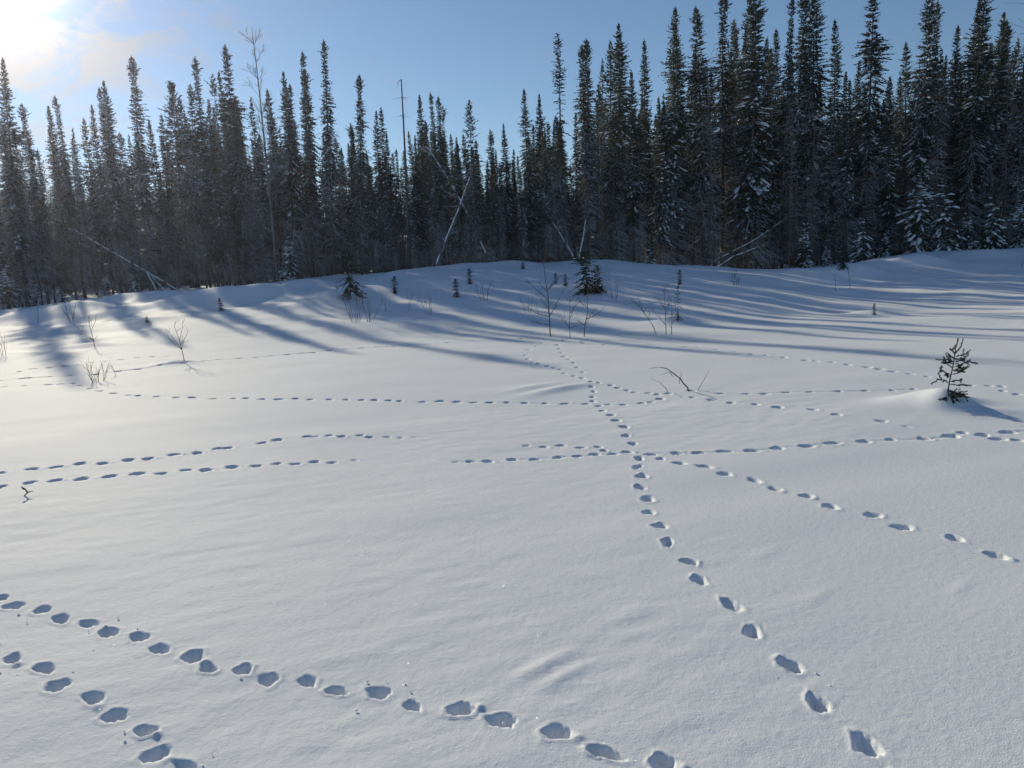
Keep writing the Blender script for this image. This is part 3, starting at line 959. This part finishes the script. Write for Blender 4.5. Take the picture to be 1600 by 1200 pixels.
deep = thing('distant_forest', 'dark mass of spruces deep behind the front ranks of the forest', 'forest')
deep['kind'] = 'stuff'
for nm, sp, mt in (('crowns', crowns, M['needles']), ('trunks', trunks, M['bark'])):
    o = link(nm, sp.mesh(nm, mt), deep)
    o['kind'] = 'stuff'

# young snowy firs along the foot of the forest
FIRS = [(12, 492, 3.6, 'fir0', 'large snow-laden young fir cut by the left frame edge'), (58, 486, 2.2, 'fir1', 'second snowy young fir from the left frame edge'),
        (98, 478, 1.8, 'fir2', 'third snowy young fir from the left frame edge'), (168, 466, 1.5, 'fir0', 'low snowy young fir left of the fallen birch foot'),
        (212, 461, 1.7, 'fir2', 'low snowy young fir just behind the fallen birch foot'), (455, 452, 2.6, 'fir1', 'snowy young fir at the forest foot right of the bare birch'),
        (1018, 428, 2.2, 'fir2', 'small snowy fir at the forest foot left of the fallen logs'), (1256, 424, 3.0, 'fir1', 'snowy young fir right of the fallen logs'),
        (1292, 420, 1.6, 'fir0', 'low snowy fir right of the fallen logs, beside the open snow'), (1345, 410, 3.4, 'fir2', 'snowy young fir left of the heaviest snow-laden fir'),
        (1383, 406, 1.7, 'fir1', 'low dark fir at the front left foot of the heaviest snow-laden fir'), (1436, 397, 5.0, 'fir0', 'young fir with the heaviest snow load, right of the fallen logs'),
        (1476, 396, 4.4, 'fir2', 'snow-laden fir touching the right side of the heaviest snow-laden fir'), (1512, 394, 2.3, 'fir1', 'short snowy fir third from the right frame edge'),
        (1550, 391, 3.5, 'fir2', 'snowy fir second from the right frame edge'), (1592, 389, 3.0, 'fir0', 'snowy fir cut by the right frame edge')]
for u, v, h, kind, lab in FIRS:
    Y = edge_Y(u) - 0.9
    x = at(u, v, Y)[0]
    plant('fir_tree', kind, lab, 'tree', (x, Y, gz(x, Y) - 0.05), h, 'young firs at the forest foot', rng.uniform(0, 6.28), (0, rng.gauss(0, 0.03)))


# ------------------------------------------------------------------ bare and leaning trees
def polyline(pts, Y, dY=0.0):
    return [at(u, v, Y + dY * i / max(1, len(pts) - 1)) for i, (u, v) in enumerate(pts)]


def resample(P, n):
    P = np.asarray(P, dtype=float)
    d = np.concatenate([[0], np.cumsum(np.linalg.norm(np.diff(P, axis=0), axis=1))])
    t = np.linspace(0, d[-1], n)
    return np.stack([np.interp(t, d, P[:, k]) for k in range(3)], -1)


def rel(P, o):
    return np.asarray(P) - np.asarray(o)


g = np.random.default_rng(77)


def twiggy(s, p, d, L, r, level, sides=4, spread=0.6, count=4, up=0.25, rmin=0.0011):
    """branch with twigs of its own, into one soup"""
    n = 5
    pts, q = [np.array(p)], np.array(p, dtype=float)
    d = np.array(d, dtype=float); d /= np.linalg.norm(d)
    dirs = [d]
    for k in range(n):
        d = d + g.normal(0, 0.13, 3) + np.array([0, 0, up * 0.15])
        d /= np.linalg.norm(d)
        q = q + d * L / n
        pts.append(q.copy()); dirs.append(d)
    s.tube(pts, np.linspace(r, max(r * 0.3, rmin), n + 1), sides)
    if level > 0:
        for _ in range(count):
            k = g.integers(1, n)
            v = g.normal(0, 1, 3); v -= dirs[k] * v.dot(dirs[k]); v /= np.linalg.norm(v)
            twiggy(s, pts[k], dirs[k] * math.cos(spread) + v * math.sin(spread), L * g.uniform(0.35, 0.6), max(r * 0.55, rmin), level - 1, 3, spread, count, up, rmin)


# bare birch
Yb = edge_Y(430) - 0.5
base = at(436, 460, Yb); base[2] = gz(base[0], base[1]) - 0.1
t = thing('birch_tree', 'tall bare leafless birch with pale trunk and fine twigs reaching above the spruces', 'tree', base)
path = np.array([base] + polyline([(430, 400), (424, 330), (415, 240), (407, 160), (400, 95), (393, 42)], Yb))
P = resample(path, 16)
s = Soup(); s.tube(rel(P, base), np.linspace(0.085, 0.012, 16), 7)
link('trunk', s.mesh('trunk', M['birch'], True), t)
for k in range(46):
    i = int(g.integers(6, 15))
    an = g.uniform(0, 6.28)
    d = np.array([math.cos(an) * 0.6, math.sin(an) * 0.6, 1.0])
    s = Soup(); twiggy(s, rel(P[i], base), d, g.uniform(0.7, 1.7) * (1.3 - i / 18), 0.012, 2, 4, 0.5, 4, 0.25, 0.0045)
    link('branch', s.mesh('branch', M['dead']), t)

# second bare birch, its trunk just beyond the right edge, twigs reaching into the corner
Yb = 33.0
base = at(1690, 400, Yb); base[2] = gz(base[0], base[1]) - 0.1
t = thing('birch_tree', 'bare birch beyond the right frame edge with twigs in the upper right corner', 'tree', base)
P = resample([base, at(1700, 250, Yb), at(1705, 60, Yb), at(1700, -60, Yb)], 14)
s = Soup(); s.tube(rel(P, base), np.linspace(0.09, 0.02, 14), 7)
link('trunk', s.mesh('trunk', M['birch'], True), t)
for k, (u, v) in enumerate([(1555, 2), (1580, 14), (1570, -20), (1760, 0), (1640, -80), (1800, 60), (1720, -110)]):
    i = (10, 9, 11, 10, 12, 8, 13)[k]
    d = at(u, v, Yb + (0.5, -0.4, 0.2, 0.5, 0, -.3, 0)[k]) - P[i]
    s = Soup(); twiggy(s, rel(P[i], base), d, np.linalg.norm(d), 0.016, 2, 4, 0.45, 5, 0.1, 0.006)
    link('branch', s.mesh('branch', M['dead']), t)

# dead pole
Yp = edge_Y(640) - 0.4
base = at(640, 441, Yp); base[2] = gz(base[0], base[1]) - 0.1
t = thing('dead_snag', 'dead bare pole, a straight thin trunk rising above the trees near the middle', 'tree', base)
P = resample([base, at(637, 330, Yp), at(632, 220, Yp), at(627, 124, Yp)], 12)
s = Soup(); s.tube(rel(P, base), np.linspace(0.085, 0.025, 12), 7)
link('trunk', s.mesh('trunk', M['bark'], True), t)
s = Soup()
for k in range(46):
    i = int(g.integers(2, 11)); an = g.uniform(0, 6.28); L = g.uniform(0.1, 0.5)
    s.tube([rel(P[i], base), rel(P[i], base) + np.array([math.cos(an) * L, math.sin(an) * L, g.uniform(-.4, .1) * L])], [0.012, 0.004], 3)
s.tube([rel(P[-1], base), rel(P[-1], base) + np.array([-0.16, 0, -0.1]), rel(P[-1], base) + np.array([-0.2, 0, -0.3])], [0.02, 0.015, 0.006], 4)
link('dead_branches', s.mesh('dead_branches', M['dead']), t)['kind'] = 'stuff'


def leaning(name, label, cat, pts, Y, dY, r0, r1, mat, snow=True, twigs=10, n=14, sink=0.1):
    P = resample(polyline(pts, Y, dY), n)
    P[0][2] = min(P[0][2], gz(P[0][0], P[0][1])) - sink
    base = P[0].copy()
    t = thing(name, label, cat, base)
    s = Soup(); s.tube(rel(P, base) + g.normal(0, r0 * 0.25, (n, 3)), np.linspace(r0, r1, n), 7)
    link('trunk', s.mesh('trunk', M[mat], True), t)
    if twigs:
        s = Soup()
        for k in range(twigs):
            i = int(g.integers(n // 4, n - 1))
            d = P[i + 1] - P[i]; d /= np.linalg.norm(d)
            d = d + g.normal(0, 0.6, 3)
            twiggy(s, rel(P[i], base), d, g.uniform(0.4, 1.2), 0.014, 1, 4, 0.6, 3, 0.0)
        link('branches', s.mesh('branches', M['dead']), t)['kind'] = 'stuff'
    if snow:
        s = Soup()
        for k in range(n * 2):
            f = g.uniform(0.05, 0.97) * (n - 1); i = int(f); a = f - i
            c = P[i] * (1 - a) + P[min(i + 1, n - 1)] * a
            rad = r0 + (r1 - r0) * f / (n - 1)
            d = P[min(i + 1, n - 1)] - P[i]; d /= np.linalg.norm(d)
            sd = np.cross(d, (0, 0, 1.0)); sd /= np.linalg.norm(sd) + 1e-9
            up = np.cross(sd, d)
            v = ICO_V * g.uniform(.75, 1.2, (11, 1)) * np.array([g.uniform(.12, .3), rad * 1.0, rad * 0.6 + 0.015])
            s.add(rel(c, base) + up * rad * 0.85 + v[:, :1] * d + v[:, 1:2] * sd + v[:, 2:3] * up, ICO_T)
        link('snow_load', s.mesh('snow_load', M['snow'], True), t)['kind'] = 'stuff'
    return t


leaning('leaning_birch', 'pale birch trunk leaning to the right, lower arm of the leaning cross', 'tree', [(680, 419), (700, 368), (718, 325), (733, 282), (744, 252)], 37.2, 1.0, 0.052, 0.03, 'birch', True, 12)
leaning('leaning_spruce', 'dark dead trunk leaning to the left, crossing the pale leaning birch', 'tree', [(764, 410), (742, 360), (718, 312), (692, 268), (666, 228)], 37.6, 1.0, 0.05, 0.022, 'bark', True, 14)
leaning('leaning_birch', 'thin pale leaning trunk with snow, left of the dark young spruce clump', 'tree', [(897, 404), (884, 382), (868, 356), (850, 332)], 39.5, 1.2, 0.06, 0.035, 'birch', True, 5)
leaning('leaning_birch', 'thin pale stem leaning right beside the thin tufted spruce, forest foot', 'tree', [(905, 402), (911, 375), (915, 345)], 39.0, 0.5, 0.045, 0.025, 'birch', True, 3)
leaning('fallen_tree', 'long snowy fallen birch slanting down to the snowbank at far left', 'fallen tree', [(283, 458), (242, 433), (200, 409), (150, 380), (86, 342)], 44.5, 0.3, 0.06, 0.03, 'birch', True, 12, sink=0.0)
leaning('broken_stem', 'steep broken white stem, left of the pair at the foot of the fallen birch', 'fallen tree', [(251, 464), (240, 446), (228, 424)], 44.0, 0.2, 0.04, 0.03, 'birch', True, 0)
leaning('broken_stem', 'broken white stem, right of the pair at the foot of the fallen birch', 'fallen tree', [(262, 460), (247, 443), (236, 430)], 44.1, 0.2, 0.035, 0.02, 'birch', True, 0)
leaning('broken_stem', 'thin upright broken stem right of the fallen birch foot', 'fallen tree', [(276, 455), (281, 440), (285, 428)], 44.1, 0.2, 0.025, 0.015, 'dead', False, 0)
leaning('fallen_log', 'upper long snowy log propped slanting at the forest foot, right of centre', 'fallen tree', [(1108, 414), (1140, 396), (1175, 378), (1226, 344)], 45.2, 1.2, 0.05, 0.035, 'bark', True, 8, sink=0.0)
leaning('fallen_log', 'lower short snowy log below the long propped log, right of centre', 'fallen tree', [(1116, 423), (1145, 402), (1182, 388)], 44.8, 0.5, 0.055, 0.045, 'bark', True, 4, sink=0.0)
leaning('leaning_spruce', 'dead grey trunk leaning left among the trees, above the long propped log', 'tree', [(1196, 428), (1168, 385), (1140, 345), (1105, 300)], 45.6, 2.0, 0.05, 0.02, 'bark', False, 16)
leaning('leaning_spruce', 'thick dark leaning trunk near the right frame edge', 'tree', [(1574, 392), (1564, 352), (1555, 310), (1546, 262)], 43.4, 1.0, 0.12, 0.07, 'bark', False, 12)


# ------------------------------------------------------------------ saplings in the snow
def stake(u, v):
    p = ground_hit(u, v)
    return p


def sapling(name, label, cat, base_uv, stem, side=(), r=0.011, auto=0, twig_len=0.3, mat='twig', group=None, level=1):
    """stem and side branches traced as image points, stood up at the distance of the foot"""
    b = ground_hit(*base_uv)
    Y = b[1]
    t = thing(name, label, cat, b, group)
    r = r * 0.68
    P = np.array([b - np.array([0, 0, 0.12])] + [at(u, v, Y) + np.array([0, g.normal(0, 0.05), 0]) for u, v in stem])
    n = 12
    P = resample(P, n)
    s = Soup(); s.tube(rel(P, b), np.linspace(r, max(r * 0.25, 0.0015), n), 5)
    link('stem', s.mesh('stem', M[mat], True), t)
    for pts in side:
        L = at(*pts[0], Y)
        i = int(np.argmin(np.linalg.norm(P - L, axis=1)))
        tip = at(*pts[-1], Y) + np.array([0, g.normal(0, 0.15), 0])
        Q = [P[i]] + [at(u, v, Y) for u, v in pts[1:-1]] + [tip]
        s = Soup()
        Q = resample(Q, 6)
        s.tube(rel(Q, b), np.linspace(r * 0.6, max(0.0013, r * 0.18), 6), 4)
        for _ in range(3):
            k = int(g.integers(1, 5)); d = Q[k + 1] - Q[k]; d /= np.linalg.norm(d)
            twiggy(s, rel(Q[k], b), d + g.normal(0, 0.5, 3), twig_len * g.uniform(.3, .7), r * 0.3, 0)
        link('branch', s.mesh('branch', M[mat]), t)
    for _ in range(auto):
        i = int(g.integers(3, n - 1)); an = g.uniform(0, 6.28)
        s = Soup(); twiggy(s, rel(P[i], b), (math.cos(an) * 0.8, math.sin(an) * 0.8, 0.8), twig_len * g.uniform(0.6, 1.3) * (1.2 - i / n), r * 0.45, level, 4, 0.55, 3)
        link('branch', s.mesh('branch', M[mat]), t)
    return t


# the clump in the middle
sapling('bare_sapling', 'tallest bare sapling, left of the three where the tracks meet the snowbank', 'sapling', (860, 526), [(859, 505), (857, 470), (852, 435), (849, 410), (855, 388)],
        [[(859, 500), (838, 490), (822, 478)], [(858, 488), (875, 465), (880, 450)], [(856, 470), (835, 450), (822, 436)], [(855, 455), (868, 440), (874, 425)], [(859, 510), (840, 505), (826, 498)]], 0.022, 6, 0.5)
sapling('bare_sapling', 'thin bare sapling, middle of the three where the tracks meet the snowbank', 'sapling', (891, 529), [(890, 505), (891, 475), (889, 448)],
        [[(890, 510), (875, 495), (866, 482)], [(890, 490), (900, 478), (908, 468)], [(891, 515), (910, 508)]], 0.013, 5, 0.4)
sapling('bare_sapling', 'slanting bare sapling, right of the three where the tracks meet the snowbank', 'sapling', (912, 526), [(914, 508), (919, 485), (917, 462), (921, 440)],
        [[(915, 500), (935, 490), (944, 484)], [(918, 486), (905, 470)], [(914, 508), (900, 500)]], 0.018, 5, 0.45)
sapling('bare_sapling', 'bare sapling slanting left, left of the pair beside the small yellow-green spruce', 'sapling', (1028, 522), [(1020, 508), (1005, 486), (990, 466)],
        [[(1010, 492), (1000, 470)], [(1000, 480), (985, 470)]], 0.015, 4, 0.4)
sapling('bare_sapling', 'straight bare sapling, left of the close pair near the small yellow-green spruce', 'sapling', (1041, 523), [(1040, 500), (1038, 470), (1037, 444)],
        [[(1040, 505), (1025, 490), (1015, 478)], [(1038, 480), (1028, 465)], [(1039, 490), (1046, 472)]], 0.014, 5, 0.4)
sapling('bare_sapling', 'short straight bare sapling, right of the close pair by the small yellow-green spruce', 'sapling', (1049, 523), [(1050, 505), (1051, 480), (1049, 465)],
        [[(1050, 505), (1058, 490)]], 0.013, 3, 0.3)
# left side
sapling('bare_sapling', 'bare forked sapling with a branching shadow, nearest on the left', 'sapling', (289, 564), [(286, 548), (281, 530), (275, 512), (272, 500)],
        [[(286, 548), (272, 530), (256, 516)], [(284, 540), (293, 522), (296, 508)], [(286, 545), (266, 533), (242, 513)], [(282, 532), (285, 512), (286, 500)], [(286, 546), (295, 530)]], 0.012, 4, 0.28)
sapling('bare_sapling', 'bare sapling on a small snow mound, left of the nearest forked sapling', 'sapling', (148, 540), [(146, 525), (142, 508), (140, 492)],
        [[(147, 535), (128, 522), (110, 510)], [(144, 515), (150, 500), (152, 490)], [(142, 508), (134, 496)], [(147, 532), (125, 515), (104, 497)]], 0.013, 4, 0.3)
for k, (u, v, w, h, lab) in enumerate([(152, 596, 40, 34, 'low fan of thin bare twigs in open snow below the mound sapling'), (182, 586, 10, 26, 'single thin bare twig right of the low twig fan'),
                                       (556, 504, 40, 55, 'sheaf of thin bare stems before the low spreading young spruce'), (578, 503, 30, 48, 'thin bare stems just right of the sheaf before the spreading spruce'),
                                       (605, 487, 16, 30, 'thin bare twig below the tiny spruce right of the spreading young spruce'), (635, 489, 14, 44, 'lone upright twig below the foot of the dead pole'),
                                       (672, 492, 24, 40, 'thin bare shrub on the bank below the pale leaning birch'), (757, 470, 30, 36, 'thin bare shrub on the bank right of the small round spruce'),
                                       (826, 489, 18, 32, 'small bare shrub left of the tallest bare sapling'), (60, 505, 10, 32, 'single bare twig at far left before the firs'), (112, 500, 20, 30, 'slanted bare twig at left before the third fir'),
                                       (5, 556, 18, 56, 'bare twig cut by the left frame edge'), (1330, 452, 14, 48, 'tall thin bare shrub in shadow before the snowy firs at right'), (1308, 455, 12, 24, 'short thin twig left of the tall thin shrub in shadow'),
                                       (1594, 418, 8, 34, 'upright bare twig near the right frame edge by the forest foot'), (1150, 447, 22, 34, 'small bare shrub at the foot of the long propped log'), (960, 470, 20, 55, 'thin bare shrub right of the dark young spruce clump')]):
    b = ground_hit(u, v)
    t = thing('bare_shrub', lab, 'shrub', b)
    sc = b[1] / FPX
    ns = 1 if w <= 16 else int(w / 5)
    for j in range(ns):
        f = (j / max(1, ns - 1) - 0.5) if ns > 1 else g.normal(0, 0.2)
        top = np.array([f * w * sc * 1.1 + g.normal(0, .02), g.normal(0, 0.1), h * sc * g.uniform(0.65, 1.05)])
        s = Soup()
        L = np.linalg.norm(top)
        st = np.array([f * w * sc * 0.25, g.normal(0, .03), -0.08])
        twiggy(s, st, top - st, L + 0.05, 0.0055 if b[1] < 25 else 0.009, 1, 4, 0.45, 3, 0.3)
        link('stem', s.mesh('stem', M['twig']), t)

# twig arching out of the snow near the right
b = ground_hit(1077, 611)
t = thing('bare_branch', 'dark arching branch sticking out of the snow beside a track, with two thin twigs', 'branch', b)
for nm, pts, r0 in (('main_stem', [(1079, 613), (1072, 603), (1062, 592), (1050, 581), (1038, 574), (1015, 575)], 0.010), ('twig', [(1045, 611), (1034, 600), (1017, 590)], 0.0045), ('twig', [(1089, 611), (1098, 597), (1109, 577)], 0.0045),
                    ('twig', [(1062, 592), (1066, 584), (1063, 580)], 0.004), ('twig', [(1050, 581), (1042, 582), (1032, 586)], 0.0035)):
    P = resample(polyline(pts, b[1]), 10)
    P[0][2] -= 0.06
    s = Soup(); s.tube(rel(P, b) + g.normal(0, 0.004, (10, 3)), np.linspace(r0, r0 * 0.3, 10), 5)
    link(nm, s.mesh(nm, M['twig'], True), t)
# forked stick lower left
b = ground_hit(40, 776)
t = thing('forked_stick', 'small dark forked stick poking out of the snow at lower left', 'stick', b)
for nm, pts, r0 in (('main_stem', [(34, 790), (40, 779), (46, 774), (52, 774)], 0.006), ('fork', [(44, 776), (40, 770), (34, 767)], 0.006), ('stub', [(36, 768), (38, 771)], 0.008)):
    P = resample(polyline(pts, b[1]), 8)
    P = P + np.array([0, 0, 0.03])
    s = Soup(); s.tube(rel(P, b), np.linspace(r0, r0 * 0.6, 8), 5)
    link(nm, s.mesh(nm, M['twig'], True), t)


# ------------------------------------------------------------------ small spruces standing in the snow
def needle_twig(s, p, d, L, r, dens=1.0, nl=0.020, tw=None):
    d = np.array(d, dtype=float); d /= np.linalg.norm(d)
    n = 5
    pts = [np.array(p)]
    dd = d.copy()
    for k in range(n):
        dd = dd + g.normal(0, 0.06, 3) + np.array([0, 0, 0.04]); dd /= np.linalg.norm(dd)
        pts.append(pts[-1] + dd * L / n)
    (tw or s).tube(pts, np.linspace(r, r * 0.45, n + 1), 4)
    m = int(L / 0.0028 * dens)
    P = np.array(pts)
    f = g.uniform(0.12, 1.0, m) * n
    i = np.minimum(f.astype(int), n - 1)
    a = (f - i)[:, None]
    c = P[i] * (1 - a) + P[i + 1] * a
    ax = P[i + 1] - P[i]; ax /= np.linalg.norm(ax, axis=1)[:, None]
    v = g.normal(0, 1, (m, 3)); v -= ax * (v * ax).sum(1)[:, None]; v /= np.linalg.norm(v, axis=1)[:, None]
    N = ax * 0.6 + v * 0.8
    w = np.cross(N, g.normal(0, 1, (m, 3))); w /= np.linalg.norm(w, axis=1)[:, None]
    l = nl * g.uniform(.7, 1.2, (m, 1))
    V = np.stack([c, c + N * l * .5 + w * 0.0023, c + N * l, c + N * l * .5 - w * 0.0023], 1).reshape(-1, 3)
    s.add(V, None, np.arange(m * 4).reshape(-1, 4))
    return P




def needle_path(s, pts, r, nl=0.014, per_m=1300):
    """needle-clad twig along a line of points"""
    P = resample(pts, 8)
    P[1:-1] += g.normal(0, 0.003, (6, 3))
    s.tube(P, np.linspace(r, r * 0.5, 8), 4)
    L = np.linalg.norm(np.diff(P, axis=0), axis=1).sum()
    m = max(30, int(L * per_m))
    f = g.uniform(0.05, 1.0, m) * 7
    i = np.minimum(f.astype(int), 6)
    a = (f - i)[:, None]
    c = P[i] * (1 - a) + P[i + 1] * a
    ax = P[i + 1] - P[i]; ax /= np.linalg.norm(ax, axis=1)[:, None] + 1e-9
    v = g.normal(0, 1, (m, 3)); v -= ax * (v * ax).sum(1)[:, None]; v /= np.linalg.norm(v, axis=1)[:, None]
    N = ax * 0.75 + v * 0.65
    w = np.cross(N, g.normal(0, 1, (m, 3))); w /= np.linalg.norm(w, axis=1)[:, None]
    l = nl * g.uniform(.7, 1.25, (m, 1))
    s.add(np.stack([c, c + N * l * .5 + w * 0.0019, c + N * l, c + N * l * .5 - w * 0.0019], 1).reshape(-1, 3), None, np.arange(m * 4).reshape(-1, 4))
    return P


mc = ground_hit(1484, 619)
Ys = mc[1]
b = mc.copy()
t = thing('spruce_sapling', 'little dark spruce on a smooth snow mound at right, nearest evergreen', 'sapling', b)
Z = lambda x, y, dy=0.0: at(1375 + x / 6.382, 484 + y / 6.382, Ys + dy)          # traced on an enlarged view
trunk_pts = [b - np.array([0, 0, 0.12])] + [Z(x, y) for x, y in ((680, 790), (700, 680), (725, 580), (740, 480), (752, 400), (778, 285))]
P = resample(trunk_pts, 16)
s = Soup(); s.tube(rel(P, b), np.linspace(0.0085, 0.003, 16), 6)
link('trunk', s.mesh('trunk', M['twig'], True), t)
for pts in ([(745, 470), (756, 400), (778, 285)], [(752, 440), (790, 395), (812, 355), (828, 295)]):
    s = Soup(); needle_path(s, [rel(Z(x, y), b) for x, y in pts], 0.003)
    link('leader', s.mesh('leader', M['dark_needles']), t)
BOUGHS = [[(752, 462), (870, 437)], [(740, 490), (845, 493)], [(735, 575), (800, 550), (885, 515), (925, 533), (970, 538)], [(728, 612), (835, 596), (872, 562)], [(720, 642), (780, 628), (835, 618)],
          [(705, 716), (760, 708), (815, 700)], [(696, 748), (780, 752), (865, 757)], [(745, 482), (710, 475), (685, 452)], [(736, 520), (700, 505), (662, 498)], [(724, 578), (680, 540), (630, 494)],
          [(706, 650), (660, 625), (612, 600), (606, 575)], [(706, 670), (672, 655), (645, 650)], [(690, 730), (630, 700), (570, 692)], [(742, 520), (800, 505), (842, 492)], [(735, 545), (690, 525), (640, 540)],
          [(728, 600), (765, 600), (800, 580)], [(742, 440), (720, 400), (745, 385)], [(738, 535), (780, 540), (805, 580)],
          [(672, 800), (700, 850), (745, 920)], [(690, 870), (640, 885)], [(700, 860), (760, 890), (830, 922)], [(705, 850), (790, 845), (870, 872)], [(690, 810), (760, 830), (830, 840)], [(700, 830), (740, 870), (790, 915)],
          [(685, 800), (720, 830), (735, 815)], [(710, 870), (760, 860), (850, 855)]]
for k, pts in enumerate(BOUGHS):
    dy = g.uniform(-0.11, 0.11)
    n_ = len(pts)
    low = pts[-1][1] > 790
    Q = [rel(Z(x, y, (-0.03 - abs(dy) * 0.8 if low else dy) * i / (n_ - 1)), b) for i, (x, y) in enumerate(pts)]
    s = Soup()
    Qp = needle_path(s, Q, 0.0028)
    for q in range(4 if low else 3):
        i = int(g.integers(3, 7))
        d = Qp[i + 1 if i < 7 else i] - Qp[i]; d /= np.linalg.norm(d) + 1e-9
        d = d + g.normal(0, 0.55, 3)
        needle_path(s, [Qp[i], Qp[i] + d * g.uniform(0.02, 0.055)], 0.002)
    link('bough', s.mesh('bough', M['dark_needles']), t)

SMALL = [(1059, 502, 0.92, 'yellow0', 'small yellow-green spruce with snowy foot, right of the straight bare saplings', 0.55), (548, 467, 1.45, 'umbrella0', 'low wide spreading dark young spruce on the bank at left of centre', 1.0),
         (918, 458, 1.35, 'bush2', 'dark bushy young spruce, larger of the clump above the bare saplings', 1.35), (934, 457, 0.9, 'bush0', 'dark bushy young spruce, lower right of the clump above the bare saplings', 1.5),
         (884, 447, 0.45, 'bush1', 'tiny dark spruce left of the bushy young spruce clump', 1.0), (868, 443, 0.4, 'bush2', 'tiny dark spruce second left of the bushy young spruce clump', 1.0), (617, 458, 0.6, 'bush2', 'tiny sparse spruce left of the dead pole foot', 1.1),
         (714, 465, 0.65, 'bush1', 'small round dark spruce on the bank, lower of two right of the leaning birch', 1.0),
         (734, 444, 0.6, 'bush2', 'small dark spruce on the bank, upper of two right of the leaning birch', 1.0), (817, 420, 0.35, 'bush0', 'very small dark conifer tip on the snowbank crest', 1.6), (346, 486, 0.45, 'bush1', 'small pale twiggy spruce on the left bank', 1.2),
         (230, 504, 0.22, 'bush0', 'tiny conifer tip poking from a snow hump at left', 1.9), (1366, 492, 0.32, 'bush1', 'tiny spruce tip on a snow hump in the banded shade at right', 0.9),
         
         (1062, 445, 0.55, 'bush2', 'small spruce at the forest foot right of centre, before the trunks', 0.9), 
         (1317, 420, 0.9, 'bush0', 'small snowy spruce standing before the low firs at right', 0.8)]
for u, v, h, kind, lab, wide in SMALL:
    b = ground_hit(u, v)
    plant('young_spruce', kind, lab, 'sapling', b - np.array([0, 0, 0.04]), h, 'small spruces scattered on the snow', rng.uniform(0, 6.28), (0, rng.gauss(0, 0.06)), wide)


# ------------------------------------------------------------------ thin haze, added to imitate the lens glare veiling the trees near the sun
hm = bpy.data.materials.new('glare_haze')
hm.use_nodes = True
hn = hm.node_tree
hn.nodes.clear()
pv = hn.nodes.new('ShaderNodeVolumePrincipled')
pv.inputs['Color'].default_value = (0.66, 0.70, 1.0, 1)
pv.inputs['Density'].default_value = 0.00036
pv.inputs['Anisotropy'].default_value = 0.8
ho = hn.nodes.new('ShaderNodeOutputMaterial')
hn.links.new(pv.outputs[0], ho.inputs['Volume'])
hx, z0, z1 = 450.0, -4.0, 26.0
V = [(x, y, z) for z in (z0, z1) for x, y in ((-hx, -hx), (hx, -hx), (hx, hx), (-hx, hx))]
haze = link('haze', mesh('haze', V, np.array([(3, 2, 1, 0), (4, 5, 6, 7), (0, 1, 5, 4), (1, 2, 6, 5), (2, 3, 7, 6), (3, 0, 4, 7)]), hm))
haze['kind'] = 'stuff'
haze['label'] = 'thin winter haze added to imitate the sun glare over the left trees'
haze['category'] = 'haze'
